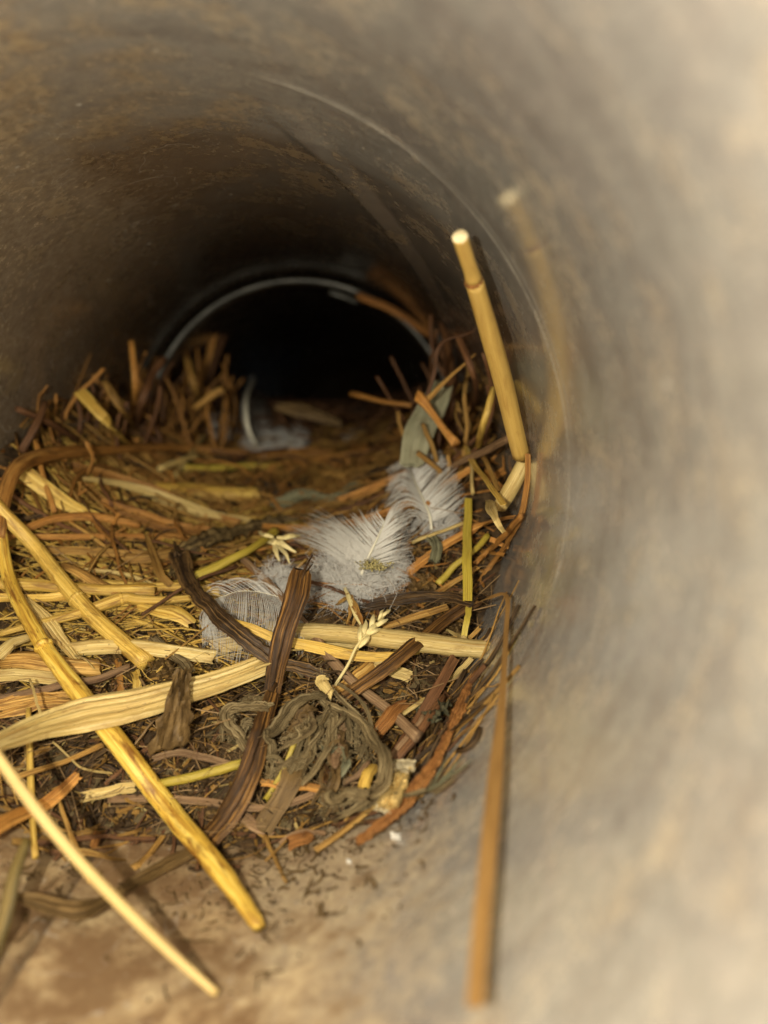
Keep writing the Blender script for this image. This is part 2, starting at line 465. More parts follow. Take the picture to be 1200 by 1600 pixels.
def sweep(P, Wd, prof, ref=None, twist=0.0, groove=.06, jag=(0, 0), rr=None, vscale=1.0):
    """verts, faces, fib of a profile swept along P (N,3) with half widths Wd (N,)"""
    rr = rr or random
    prof = np.asarray(prof)
    N, K = len(P), len(prof)
    T = np.gradient(P, axis=0)
    T /= np.linalg.norm(T, axis=1)[:, None] + 1e-12
    if ref is None:
        ref = CAM - P.mean(0)
        ref = ref / np.linalg.norm(ref) + np.array([0, 0, .6])
    ref = ref / np.linalg.norm(ref)
    n = ref - (T @ ref)[:, None] * T
    # keep the frame from collapsing where the path points along ref
    bad = np.linalg.norm(n, axis=1) < .15
    n[bad] += np.cross(T[bad], np.array([1, 0, 0]))
    n /= np.linalg.norm(n, axis=1)[:, None]
    for i in range(1, N):
        if n[i] @ n[i - 1] < 0: n[i] = -n[i]
    b = np.cross(T, n)
    tw = np.linspace(0, 1, N) * twist if np.isscalar(twist) else np.interp(np.linspace(0, 1, N), np.linspace(0, 1, len(twist)), twist)
    ct, st = np.cos(tw)[:, None], np.sin(tw)[:, None]
    n, b = n * ct + b * st, b * ct - n * st
    g = 1 + np.array([[rr.uniform(-1, 1) for _ in range(K)]]) * groove
    ph = np.array([rr.uniform(0, 6.28) for _ in range(K)])
    L = np.concatenate([[0], np.cumsum(np.linalg.norm(np.diff(P, axis=0), axis=1))])
    g = g + groove * .7 * np.sin(L[:, None] * 9.0 / max(.25, L[-1]) + ph[None])
    V = P[:, None, :] + Wd[:, None, None] * g[:, :, None] * (prof[None, :, 0:1] * b[:, None, :] + prof[None, :, 1:2] * n[:, None, :])
    if jag[0]:
        V[0] += -T[0] * np.array([[rr.uniform(-.3, 1)] for _ in range(K)]) * jag[0] * Wd[0]
    if jag[1]:
        V[-1] += T[-1] * np.array([[rr.uniform(-.3, 1)] for _ in range(K)]) * jag[1] * Wd[-1]
    fib = np.zeros((N, K, 3))
    fib[:, :, 0] = prof[None, :, 0]
    fib[:, :, 1] = prof[None, :, 1]
    fib[:, :, 2] = L[:, None] * vscale
    Fc = []
    for i in range(N - 1):
        for j in range(K):
            k = (j + 1) % K
            Fc.append((i * K + j, i * K + k, (i + 1) * K + k, (i + 1) * K + j))
    V = V.reshape(-1, 3); fib = fib.reshape(-1, 3)
    Fc.append(tuple(range(K - 1, -1, -1)))
    Fc.append(tuple((N - 1) * K + j for j in range(K)))
    return V, Fc, fib

def wob(P, amp, rr):
    n = len(P)
    t = np.linspace(0, 1, n)
    out = P.copy()
    for ax in range(3):
        for fq in (1.3, 2.9, 6.1):
            out[:, ax] += amp / fq * math.sin(rr.uniform(0, 6.28)) * np.sin(t * fq * 3.1 + rr.uniform(0, 6.28))
    return out

CNT = [0]
def stalk(name, label, cat, mat, w, pts, prof='tube', taper=(1, 1), n=None, wobble=.006, jag=(.7, .7), groove=.06, twist=0.0,
          widths=None, crump=None, even=False, group=None, parent=None, nodes=(), fray=0, endmat=None, ref=None):
    """a stem, straw or strip drawn through points of the photograph and laid at their depth"""
    CNT[0] += 1
    rr = random.Random(CNT[0] * 7919 + 13)
    P, T = zip(*[place(p, w) for p in pts])
    P = np.array(P)
    length = np.linalg.norm(np.diff(P, axis=0), axis=1).sum()
    n = n or int(max(8, min(46, length * 26)))
    Q = wob(spline(P, n), wobble, rr)
    tt = np.interp(np.linspace(0, 1, n), np.linspace(0, 1, len(T)), T)
    hw = w * .5 * tt.mean() / F
    prof_w = np.interp(np.linspace(0, 1, n), np.linspace(0, 1, len(widths)), widths) if widths else np.linspace(taper[0], taper[1], n)
    irr = np.array([1 + .05 * math.sin(i / n * (4 + length * 5) + CNT[0]) + rr.uniform(-.012, .012) for i in range(n)])
    if even: irr[:] = 1
    Wd = hw * prof_w * irr
    V, Fc, fib = sweep(Q, Wd, PROF[prof], twist=twist, groove=groove, jag=jag, rr=rr, ref=ref, vscale=1.0)
    if crump is None:
        crump = .13 if prof == 'crease' else .05 if prof in ('oval', 'dome', 'ridge') else 0
    if crump:
        k = .9 / hw
        for i in range(len(V)):
            q = V[i] * k
            V[i] += hw * crump * (np.array(mnoise.noise_vector(q * .6 + CNT[0])) + .7 * np.array(mnoise.noise_vector(q * 1.7 + CNT[0])) + .45 * np.array(mnoise.noise_vector(q * 4.1 + CNT[0])))
    midx = None
    mats = None
    if endmat:
        mats = [M[mat], M[endmat]]
        midx = [0] * (len(Fc) - 2) + [1, 1]
    o = mk(name, V, Fc, M[mat], parent, fib, mats=mats, midx=midx, sharp=0 if prof in ('tube', 'oval', 'thin') else 28)
    if parent is None:
        tag(o, label, cat, group)
    elif label:
        o['label'] = label
    for k in nodes:
        i = int(k * (n - 1))
        i0, i1 = max(0, i - 1), min(n - 1, i + 1)
        t = Q[i1] - Q[i0]; t /= np.linalg.norm(t)
        c = Q[i]
        s = np.linspace(-1, 1, 7)
        NP = c + t * (s[:, None] * hw * .30)
        NW = hw * prof_w[i] * (1.02 + .13 * (1 - s * s))
        NV, NF, Nf = sweep(NP, NW, circ(12), groove=.04, rr=rr)
        mk('node', NV, NF, M[mat], o, Nf)
    if fray:
        for e in (0, 1):
            for _ in range(fray):
                i = 0 if e == 0 else n - 1
                j = 2 if e == 0 else n - 3
                d = Q[i] - Q[j]; d /= np.linalg.norm(d)
                st = Q[i] - d * hw + np.array([rr.uniform(-1, 1) for _ in range(3)]) * hw * .6
                en = st + d * hw * rr.uniform(1.5, 4) + np.array([rr.uniform(-1, 1) for _ in range(3)]) * hw * .8
                FV, FF, Ff = sweep(spline([st, (st + en) / 2 + np.array([0, 0, hw * .3]), en], 5), np.linspace(hw * .16, hw * .05, 5), circ(4), rr=rr)
                mk('splinter', FV, FF, M[mat], o, Ff)
    return o

def empty(name, loc, label, cat, group=None):
    o = bpy.data.objects.new(name, None)
    o.empty_display_size = .002
    COL.objects.link(o)
    o.location = np.asarray(loc) * R
    return tag(o, label, cat, group)

# ================================================================== the pipe
def revolve(prof, name, mat, parent, seam=False, nseg=288):
    V, Fc = [], []
    SA = -math.pi / 2 - .227
    th = SA + np.concatenate([[1e-5], np.linspace(0, 2 * math.pi, nseg - 1)[1:-1], [2 * math.pi - 1e-5]])
    for (y, r) in prof:
        for a in th:
            q = r
            if seam:
                d = (a - SA) % (2 * math.pi)
                q = r - .022 * max(0, 1 - d / .9) if d < .9 else r
                ad = (math.degrees(a) + 180) % 360 - 180
                if 22 < ad < 80 and y > 2:
                    sd_ = y - (2.92 + (61 - ad) * .037)
                    if -.30 < sd_ < .03:
                        wn_ = max(0, min(1, (ad - 22) / 14)) * max(0, min(1, (80 - ad) / 18))
                        q -= .020 * wn_ * ((1 + sd_ / .30) if sd_ < 0 else (1 - sd_ / .03))
                q += .004 * mnoise.noise((math.cos(a) * 1.5, math.sin(a) * 1.5, y * .8))
            V.append((q * math.cos(a), y, q * math.sin(a)))
    K = nseg
    for i in range(len(prof) - 1):
        for j in range(K):
            k = (j + 1) % K
            Fc.append((i * K + j, i * K + k, (i + 1) * K + k, (i + 1) * K + j))
    return mk(name, V, Fc, mat, parent)

SEAM_A = -math.pi / 2 - .227
pipe = empty('pipe', (0, 0, 0), 'dirty grey round sheet pipe with brown film and pale scratches, seen from inside its mouth', 'pipe')
ys = np.concatenate([np.linspace(-.15, 2.2, 40), np.linspace(2.22, 3.9, 110)])
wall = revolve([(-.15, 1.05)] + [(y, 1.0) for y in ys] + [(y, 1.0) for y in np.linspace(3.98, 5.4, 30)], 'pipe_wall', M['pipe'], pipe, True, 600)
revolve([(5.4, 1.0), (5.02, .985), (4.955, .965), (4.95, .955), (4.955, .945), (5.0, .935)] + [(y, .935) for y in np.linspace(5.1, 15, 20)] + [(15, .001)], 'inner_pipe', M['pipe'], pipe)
# bare worn lip of the inner pipe
revolve([(4.96, .968), (4.948, .962), (4.943, .953), (4.948, .943), (4.965, .938)], 'worn_lip', M['rim'], pipe)
# creased ring pressed into the wall (fades out round the left side)
a = np.radians(np.linspace(79, -22, 90))
rad = 1 - .0035
RP = np.stack([rad * np.cos(a), 2.025 + .012 * np.sin(a * 3), rad * np.sin(a)], 1)
V, Fc, fb = sweep(RP, np.full(90, .0010) * (.45 + .55 * np.abs(np.sin(np.linspace(.9, 8, 90)))) * np.minimum(1, np.linspace(0, 1, 90) * np.linspace(1, 0, 90) * 14), circ(6), groove=.2)
mk('pressed_ring', V, Fc, M['crease'], pipe, fb)
# torn scale flakes hanging from the far lip
for (px, py, dx, dy, w) in ((515, 455, 45, 18, 10), (545, 455, 25, 8, 7)):
    P = [CAM + ray(px + dx * s, py + dy * s) * (4.93 / ray(px, py)[1]) for s in (0, .3, .6, 1)]
    V, Fc, fb = sweep(spline(P, 10), np.array([w * .5 * 4.9 / F * k for k in np.linspace(1, .6, 10)]), PROF['crease'], groove=.25)
    mk('loose_scale', V, Fc, M['rim'], pipe, fb)

# ================================================================== nest bed
def bed():
    nx, ny = 300, 420
    V = np.zeros((ny, nx, 3))
    for i in range(ny):
        q = i / (ny - 1)
        y = 1.58 + 2.2 * q + 5.6 * q ** 4
        for j in range(nx):
            x = -1 + 2 * j / (nx - 1)
            h = H(x, y)
            h += .040 * mnoise.noise((x * 5, y * 5, 3.1)) + .022 * mnoise.noise((x * 13, y * 13, 7.7)) + .013 * mnoise.noise((x * 34, y * 34, 1.7)) \
                + .007 * mnoise.noise((x * 80, y * 80, 4.2))
            V[i, j] = (x, y, h)
    Fc = []
    ok = np.hypot(V[:, :, 0], V[:, :, 2]) < 1.02
    idx = lambda i, j: i * nx + j
    for i in range(ny - 1):
        for j in range(nx - 1):
            if ok[i, j] and ok[i + 1, j] and ok[i, j + 1] and ok[i + 1, j + 1]:
                Fc.append((idx(i, j), idx(i, j + 1), idx(i + 1, j + 1), idx(i + 1, j)))
    used = np.unique(np.array(Fc))
    remap = -np.ones(nx * ny, int); remap[used] = np.arange(len(used))
    o = mk('nest_soil', V.reshape(-1, 3)[used], remap[np.array(Fc)], M['soil'])
    return tag(o, 'dark brown crumbly soil and rotted litter filling the lower half of the pipe', 'soil', kind='stuff')
bed()

# ------------------------------------------------------------------ litter nobody could count
def clampin(p, m=.01):
    r = math.hypot(p[0], p[2])
    if r > 1 - m:
        p[0] *= (1 - m) / r; p[2] *= (1 - m) / r
    return p

def chaff(count, seed, region, lrange, wrange, name, mat, label, lift=(0, .03), cat='litter'):
    rr = random.Random(seed)
    V, Fc, Fb = [], [], []
    for _ in range(count):
        x, y = region(rr)
        z = max(H(x, y), -math.sqrt(max(0, .985 - x * x)))
        L = rr.uniform(*lrange); w = rr.uniform(*wrange)
        a = rr.uniform(0, 6.283); tilt = rr.gauss(0, .35)
        d = np.array([math.cos(a) * math.cos(tilt), math.sin(a) * math.cos(tilt), math.sin(tilt)])
        s = np.cross(d, [0, 0, 1]); s /= np.linalg.norm(s) + 1e-9
        up = np.cross(s, d)
        ro = rr.uniform(-1.2, 1.2)
        s2 = s * math.cos(ro) + up * math.sin(ro)
        bend = rr.uniform(-.3, .3) * L
        base = len(V)
        c = np.array([x, y, z + rr.uniform(*lift)])
        for k in range(4):
            t = k / 3
            p = c + d * L * (t - .5) + s * bend * 4 * t * (1 - t) + up * abs(bend) * .5 * t * (1 - t)
            p[2] = max(p[2], H(p[0], p[1]) + .002 + lift[0])
            p = clampin(p)
            wk = w * (.6 + .4 * math.sin(3.14 * (t * .8 + .1)))
            V.append(p + s2 * wk); V.append(p - s2 * wk + up * w * .3)
            Fb.append((1, 0, k * .2 + base)); Fb.append((-1, 0, k * .2 + base))
        for k in range(3):
            Fc.append((base + 2 * k, base + 2 * k + 1, base + 2 * k + 3, base + 2 * k + 2))
    o = mk(name, V, Fc, M[mat], None, Fb, smooth=False)
    return tag(o, label, cat, kind='stuff')

def front(rr):
    while True:
        x, y = rr.uniform(-.75, .85), rr.uniform(1.8, 3.0)
        if H(x, y) > -math.sqrt(max(0, 1 - x * x)) + .005: return x, y
def back(rr):
    return rr.uniform(-.98, .98), rr.uniform(2.7, 5.2)
def toe(rr):
    while True:
        x, y = rr.gauss(.08, .34), rr.gauss(1.9, .2)
        if abs(x) < .7 and y > 1.45: return x, y

chaff(1700, 1, front, (.02, .14), (.0015, .007), 'brown_litter', 'tan', 'tan crumbs of chaff and broken stem bits strewn over the front of the nest')
chaff(3000, 2, front, (.02, .11), (.002, .010), 'dark_litter', 'dark', 'dark rotted leaf flakes strewn over the front of the nest')
chaff(2200, 3, back, (.05, .25), (.003, .010), 'back_litter', 'orange', 'orange brown chaff matted in the far hollow of the nest')
chaff(1400, 4, back, (.04, .2), (.003, .012), 'dark_back_litter', 'dark', 'dark chaff matted in the far hollow of the nest')
chaff(1500, 5, front, (.06, .30), (.0008, .002), 'fine_roots', 'root', 'hair fine roots and fibres tangled over the front of the nest', (0, .05), 'roots')
chaff(800, 6, toe, (.008, .06), (.0008, .004), 'floor_litter', 'leaf', 'small brown flakes scattered on the pipe floor before the nest', (0, .01))
chaff(420, 16, front, (.02, .12), (.0015, .006), 'pale_litter', 'pale', 'pale straw chips strewn over the front of the nest')
chaff(700, 17, front, (.02, .10), (.003, .014), 'grey_litter', 'grey', 'grey brown leaf crumbs strewn over the front of the nest')

def crumbs(count, seed, region, srange, name, label):
    rr = random.Random(seed)
    t = (1 + 5 ** .5) / 2
    I = np.array([(-1, t, 0), (1, t, 0), (-1, -t, 0), (1, -t, 0), (0, -1, t), (0, 1, t), (0, -1, -t), (0, 1, -t), (t, 0, -1), (t, 0, 1), (-t, 0, -1), (-t, 0, 1)]) / 1.9
    IF = [(0, 11, 5), (0, 5, 1), (0, 1, 7), (0, 7, 10), (0, 10, 11), (1, 5, 9), (5, 11, 4), (11, 10, 2), (10, 7, 6), (7, 1, 8), (3, 9, 4), (3, 4, 2), (3, 2, 6), (3, 6, 8), (3, 8, 9), (4, 9, 5), (2, 4, 11), (6, 2, 10), (8, 6, 7), (9, 8, 1)]
    V, Fc = [], []
    for _ in range(count):
        x, y = region(rr)
        z = max(H(x, y), -math.sqrt(max(0, .985 - x * x)))
        s = rr.uniform(*srange) * rr.uniform(.4, 1)
        b = len(V)
        sc = np.array([rr.uniform(.6, 1.3) for _ in range(3)])
        c = clampin(np.array([x, y, z + s * .4]), s * .5)
        for v in I:
            V.append(c + v * sc * s * rr.uniform(.7, 1.25))
        Fc += [(a + b, c_ + b, d + b) for a, c_, d in IF]
    o = mk(name, V, Fc, M['soil'], None, smooth=False)
    return tag(o, label, 'soil', kind='stuff')
crumbs(2600, 8, front, (.006, .026), 'soil_crumbs', 'crumbly brown soil clods over the front slope of the nest')
crumbs(1000, 9, toe, (.0015, .006), 'floor_crumbs', 'brown grit scattered on the pipe floor before the nest')

# ================================================================== matted straws that nothing tells apart
LM = [((330, 960), 'the curved white feather'), ((565, 880), 'the fluffy down feather'), ((660, 780), 'the right pale feather'), ((395, 650), 'the curled feather'),
      ((450, 990), 'the upright bark strip'), ((480, 1160), 'the crumpled leaf bunch'), ((270, 1110), 'the curled brown leaf'), ((130, 1120), 'the broad split straw'),
      ((120, 935), 'the knotted golden straw'), ((660, 660), 'the papery grey green leaf'), ((770, 560), 'the broken reed'), ((620, 1225), 'the eggshell scrap'),
      ((700, 1150), 'the rust stalk'), ((732, 850), 'the flat grass leaf'), ((690, 1010), 'the split culm end'), ((340, 835), 'the mossy dark stem'), ((325, 765), 'the broad flat yellow straw'),
      ((270, 700), 'the crossed pale sticks'), ((160, 655), 'the thick slanting tan straw'), ((208, 590), 'the upright back straw'), ((480, 645), 'the orange wood sliver'),
      ((700, 975), 'the dark slanting stem'), ((580, 980), 'the pale seed ear'), ((30, 735), 'the bend of the arched stem'), ((480, 775), 'the mossy clump in the hollow'), ((240, 925), 'the golden level bundle'),
      ((660, 1090), 'the stout red brown stem'), ((220, 800), 'the pinkish double straw'), ((640, 635), 'the orange twig end')]
SEEN = {}
def project(p):
    d = np.asarray(p) - CAM
    c, s_ = math.cos(YAW), math.sin(YAW)
    X = d[0] * c - d[1] * s_; Y = d[0] * s_ + d[1] * c; Z = d[2]
    c, s_ = math.cos(PITCH), math.sin(PITCH)
    Yc = Y * c - Z * s_; Zc = Y * s_ + Z * c
    return np.array([600 + F * X / Yc, 800 - F * Zc / Yc])
COLW = {'orange': 'orange', 'red': 'dark red', 'tan': 'tan', 'gold': 'golden', 'dark': 'dark brown'}
def where_label(Q, mat, noun):
    a, b, m = project(Q[0]), project(Q[-1]), project(Q[len(Q) // 2])
    v = b - a; L = np.hypot(*v)
    size = 'tiny' if L < 60 else 'short' if L < 120 else 'long' if L > 230 else ''
    ang = abs(math.degrees(math.atan2(v[1], v[0]))); ang = min(ang, 180 - ang)
    up = (v[0] > 0) == (v[1] < 0)
    ori = 'level' if ang < 14 else 'upright' if ang > 66 else 'rising right' if up else 'falling right'
    (q, nm) = min(LM, key=lambda t: np.hypot(*(np.array(t[0]) - m)))
    d = m - np.array(q)
    rel = ('right of' if d[0] > 0 else 'left of') if abs(d[0]) > abs(d[1]) * 1.2 else ('below' if d[1] > 0 else 'above')
    if np.hypot(*d) < 22: rel = 'at'
    return f'{size} {COLW[mat]} {noun} {ori}, {rel} {nm}'.strip()

def filler(name, label, cat, mat, group, count, seed, path, wr, prof='tube', n=10):
    rr = random.Random(seed)
    for k in range(count):
        Q = path(rr)
        Q = wob(spline(Q, n), .012, rr)
        hw = rr.uniform(*wr)
        Q = np.array([clampin(q, hw * 1.2) for q in Q])
        Wd = hw * np.linspace(rr.uniform(.8, 1), rr.uniform(.6, 1), n)
        pf = PROF[prof if not isinstance(prof, (list, tuple)) else rr.choice(prof)]
        if len(pf) > 8: pf = circ(8, 1, rr.uniform(.45, .9))
        V, Fc, fb = sweep(Q, Wd, pf, groove=.10, jag=(.8, .8), rr=rr, twist=rr.uniform(-.8, .8))
        lb_ = where_label(Q, mat, cat); SEEN.setdefault(lb_, group)
        tag(mk(name, V, Fc, M[mat], None, fb), lb_, cat, SEEN[lb_])

def lay(x, y, l):
    z = max(H(x, y), -math.sqrt(max(0, 1 - min(1, x * x))))
    return np.array([x, y, z + l])

def orbit(r0, r1, dphi, lift, cy=3.65, ph=(0, 6.283)):
    def f(rr):
        p0 = rr.uniform(*ph); ln = rr.uniform(*dphi) * rr.choice((-1, 1))
        r = rr.uniform(r0, r1); dr = rr.gauss(0, .10)
        l0, l1 = rr.uniform(*lift), rr.uniform(*lift)
        out = []
        for s in np.linspace(0, 1, 5):
            a = p0 + ln * s
            rad = r + dr * (s - .5) * 2
            out.append(lay(max(-.99, min(.99, rad * math.cos(a) - .03)), cy + 1.05 * rad * math.sin(a), l0 + (l1 - l0) * s + .03 * math.sin(s * 3.1)))
        return out
    return f

def cross(xr, yr, lr, ang, lift):
    def f(rr):
        while True:
            x, y = rr.uniform(*xr), rr.uniform(*yr)
            a = rr.gauss(*ang); L = rr.uniform(*lr)
            e = [(x + math.cos(a) * L * s, y + math.sin(a) * L * s) for s in (-.5, -.2, .15, .5)]
            if all(abs(q[0]) < .97 and q[1] > 1.75 for q in e): break
        b = rr.uniform(-.04, .04)
        l0, l1 = rr.uniform(*lift), rr.uniform(*lift)
        return [lay(q[0], q[1] + b * (i in (1, 2)), l0 + (l1 - l0) * i / 3) for i, q in enumerate(e)]
    return f

filler('dry_stalk', 'thin orange brown dry stem curving round the far hollow of the nest', 'dry stem', 'orange', 'orange brown stems round the far hollow', 50, 21,
       orbit(.5, 1.0, (.2, .7), (.01, .10)), (.004, .0095), ['tube', 'flat', 'vee'], 12)
filler('dry_stalk', 'thin dark red brown stem curving round the far hollow of the nest', 'dry stem', 'red', 'red brown stems round the far hollow', 30, 22,
       orbit(.6, 1.0, (.2, .7), (.01, .11)), (.005, .012), ['tube', 'thin'], 12)
filler('straw', 'tan straw lying along the left part of the nest hollow', 'straw', 'tan', 'tan straws along the left of the hollow', 44, 23,
       cross((-.9, .05), (2.75, 3.9), (.3, .9), (-.1, .22), (.01, .08)), (.004, .0095), ['tube', 'flat', 'vee'], 12)
filler('straw', 'golden straw lying crosswise in the left front of the nest', 'straw', 'gold', 'golden straws in the left front', 34, 24,
       cross((-.75, .0), (2.35, 3.4), (.25, .8), (0, .25), (.01, .06)), (.004, .0095), ['tube', 'flat', 'vee'])
filler('straw', 'short tan straw piece pressed into the front of the nest', 'straw', 'tan', 'tan straw pieces in the front', 40, 25,
       cross((-.65, .8), (1.95, 2.8), (.12, .45), (.3, .9), (.0, .04)), (.004, .011), ['tube', 'flat', 'vee'])
filler('twig', 'thin red brown twig pressed into the front of the nest', 'twig', 'red', 'red brown twigs in the front', 26, 26,
       cross((-.6, .8), (1.95, 2.7), (.12, .4), (.6, .8), (.0, .04)), (.004, .010), ['tube', 'thin'])

def spike(xr, yr, lr, lean):
    def f(rr):
        x, y = rr.uniform(*xr), rr.uniform(*yr)
        L = rr.uniform(*lr)
        p = lay(x, y, -.03)
        d = np.array([rr.gauss(lean, .28), rr.gauss(-.1, .3), 1.0]); d /= np.linalg.norm(d)
        bow = np.array([rr.uniform(-.06, .06), 0, 0])
        return [p, p + d * L * .4 + bow, p + d * L * .75 + bow, p + d * L]
    return f
filler('dry_stalk', 'brown stem standing up against the left wall at the back of the nest', 'dry stem', 'orange', 'stems standing along the back left wall', 22, 31, spike((-.95, -.72), (3.3, 5.2), (.2, .42), .15), (.005, .011), ['tube', 'flat'])
filler('dry_stalk', '', 'dry stem', 'orange', 'stems standing inside the far opening', 24, 35, spike((-.85, -.4), (4.4, 5.4), (.25, .62), .1), (.006, .012), ['tube', 'flat'])
filler('dry_stalk', 'dark red stem standing up against the left wall at the back of the nest', 'dry stem', 'red', 'dark stems standing along the back left wall', 18, 32, spike((-.95, -.65), (3.4, 5.2), (.2, .5), .12), (.005, .013), ['tube', 'thin'])
filler('dry_stalk', 'red brown stem standing up against the right wall at the back of the nest', 'dry stem', 'red', 'stems standing along the back right wall', 22, 33, spike((.72, .95), (3.2, 4.6), (.25, .6), -.1), (.005, .013), ['tube', 'thin'])
filler('dry_stalk', 'tan stem leaning against the right wall at the back of the nest', 'dry stem', 'tan', 'tan stems leaning along the back right wall', 14, 34, spike((.68, .95), (3.1, 4.2), (.15, .45), -.1), (.005, .013), ['tube', 'flat'])

def matted(count, seed, path, wr, mat, label):
    rr = random.Random(seed)
    VV, FF, BB = [], [], []
    base = 0
    for k in range(count):
        Q = wob(spline(path(rr), 8), .012, rr)
        hw = rr.uniform(*wr)
        Q = np.array([clampin(q, hw * 1.2) for q in Q])
        V, Fc, fb = sweep(Q, hw * np.linspace(1, rr.uniform(.4, 1), 8), PROF['lens'] if rr.random() < .5 else circ(4), groove=.1, rr=rr, twist=rr.uniform(-1, 1))
        fb = fb + rr.uniform(0, 50)
        VV.append(V); BB.append(fb); FF += [tuple(i + base for i in f) for f in Fc]
        base += len(V)
    tag(mk('matted_stems', np.concatenate(VV), FF, M[mat], None, np.concatenate(BB)), label, 'matted stems', kind='stuff')
matted(620, 51, orbit(.25, 1.0, (.12, .5), (-.01, .07)), (.002, .0055), 'orange', 'orange brown thread stems matted all round the far hollow')
matted(700, 52, orbit(.3, 1.0, (.12, .5), (-.01, .08)), (.002, .006), 'tan', 'tan thread stems matted all round the far hollow')
matted(420, 53, orbit(.3, 1.0, (.12, .5), (-.01, .06)), (.002, .009), 'dark', 'blackish thread stems matted all round the far hollow')
matted(190, 57, cross((-.75, .75), (5.0, 7.2), (.15, .6), (.3, .9), (.0, .26)), (.004, .011), 'red', 'dim brown stems matted on the floor inside the far opening')
matted(90, 58, cross((-.7, .7), (4.9, 6.4), (.15, .6), (.3, .9), (.0, .14)), (.004, .011), 'tan', 'dim tan stems matted on the floor inside the far opening')
matted(900, 56, cross((-.9, .1), (2.4, 3.7), (.1, .5), (0, .35), (-.01, .07)), (.0015, .005), 'gold', 'slender golden straw bits matted over the left of the nest')
matted(240, 54, cross((-.65, .8), (1.95, 2.9), (.08, .35), (.2, .9), (-.01, .04)), (.0015, .005), 'tan', 'slender tan stem bits matted over the front of the nest')
matted(260, 59, cross((-.65, .8), (1.95, 2.9), (.06, .3), (.4, 1.0), (-.01, .05)), (.003, .010), 'dark', 'blackish rotted stem bits matted over the front of the nest')
matted(200, 55, cross((-.65, .8), (1.95, 2.9), (.08, .3), (.4, 1.0), (-.01, .04)), (.002, .007), 'red', 'slender red brown stem bits matted over the front of the nest')

# ================================================================== single straws, stems and leaves
# ---- the broken reed leaning on the right wall
reed = empty('broken_reed', CAM + ray(815, 712) * 2.70, 'thick golden reed stalk snapped at its foot, leaning upright against the right wall', 'reed')
RP_ = [(814, 712, 'Y', 2.58), (790, 610, 'Y', 2.44), (765, 520, 'Y', 2.28), (741, 440, 'Y', 2.13)]
stalk('stalk', None, None, 'reed', 31, RP_, 'tube', parent=reed, n=30, wobble=.001, even=True, groove=.015, jag=(.3, .1), widths=(.98, 1.03, 1.05, 1.02, .92, .84), endmat='pith')
stalk('upper_stalk', None, None, 'reed', 25, [(740, 437, 'Y', 2.125), (730, 405, 'Y', 2.06), (719, 370, 'Y', 2.00)], 'tube', parent=reed, even=True, n=14, wobble=.001, groove=.02, jag=(0, 0), widths=(1.16, .98, .96, .98, 1.0))
stalk('node', None, None, 'rust', 27, [(741.7, 443, 'Y', 2.135), (740.6, 440, 'Y', 2.13), (739.5, 436.5, 'Y', 2.124)], 'tube', parent=reed, even=True, n=8, wobble=0, groove=.02, jag=(0, 0), widths=(.98, 1.14, 1.14, 1.0))
stalk('cut_end', None, None, 'pith', 25, [(719.4, 371.4, 'Y', 2.003), (718.6, 368.6, 'Y', 1.997)], 'tube', parent=reed, even=True, n=8, wobble=0, groove=.03, jag=(0, .1), widths=(1.0, 1.03, .97))
stalk('bent_foot', None, None, 'pale', 24, [(819, 722, 'Y', 2.67), (803, 755, 'Y', 2.68), (782, 792, 'Y', 2.72)], 'tube', parent=reed, n=12, wobble=.001, groove=.05, jag=(.6, .3), endmat='pith')
stalk('splinter', None, None, 'tan', 6, [(824, 700, 'Y', 2.66), (823, 722, 'Y', 2.66), (822, 745, 'Y', 2.67)], 'flat', parent=reed)

# ---- big straws on the left and in front
stalk('bent_straw', 'long mottled yellow straw kinked at the left edge and running down to the pipe floor', 'straw', 'mottled', 30,
      [(2, 830, 9), (14, 905, 9), (60, 1000, 8), (128, 1090, 6.5), (190, 1170, 5.5), (262, 1262, 4), (330, 1345, 2.5), (400, 1438, .6)],
      'oval', n=52, wobble=.006, groove=.05, widths=(.7, .8, .9, 1.0, 1.1, 1.1, 1.15, 1.0, .55), jag=(.5, 1.6), nodes=(.33,))
stalk('arched_stem', 'orange brown stem arching over the far edge of the hollow and down at the left', 'dry stem', 'orange', 17,
      [(520, 705, 4), (430, 712, 4), (300, 700, 5), (180, 702, 6), (70, 712, 8), (22, 735, 9), (4, 780, 9), (-6, 840, 9)], 'tube', n=50, widths=(.7, .9, 1, 1.05, 1.1, 1.2, 1.1))
stalk('straw', 'straight golden straw with a knot, slanting down from the left edge to soil', 'straw', 'gold', 26,
      [(-10, 788, 8), (60, 862, 6.5), (118, 932, 5), (170, 984, 4), (226, 1032, 2.5)], 'tube', n=36, groove=.05, nodes=(.58,), jag=(.3, .8), widths=(.9, .95, 1, 1, 1.05))
stalk('split_straw', 'broad pale split straw with ridges lying across the left foreground of the nest', 'straw', 'pale', 44,
      [(-30, 1178, 12), (20, 1150, 11.5), (110, 1118, 10), (220, 1095, 8), (330, 1068, 6), (422, 1034, 4.5)], 'ridge', n=44, groove=.09, widths=(.6, .95, 1.25, 1.15, 1.0, .85), jag=(1.5, .6), fray=2)
stalk('straw', 'thin smooth pale straw in front at lower left, tip resting on the pipe floor', 'straw', 'smooth', 19,
      [(-12, 1172, 'Y', 1.66), (60, 1270, 'Y', 1.62), (120, 1342, 'Y', 1.58), (230, 1452, 'Y', 1.50), (338, 1552, 'Y', 1.43)], 'tube', n=36, wobble=.003, even=True, groove=.02, widths=(.95, .95, .92, .85, .6), jag=(.3, .2))
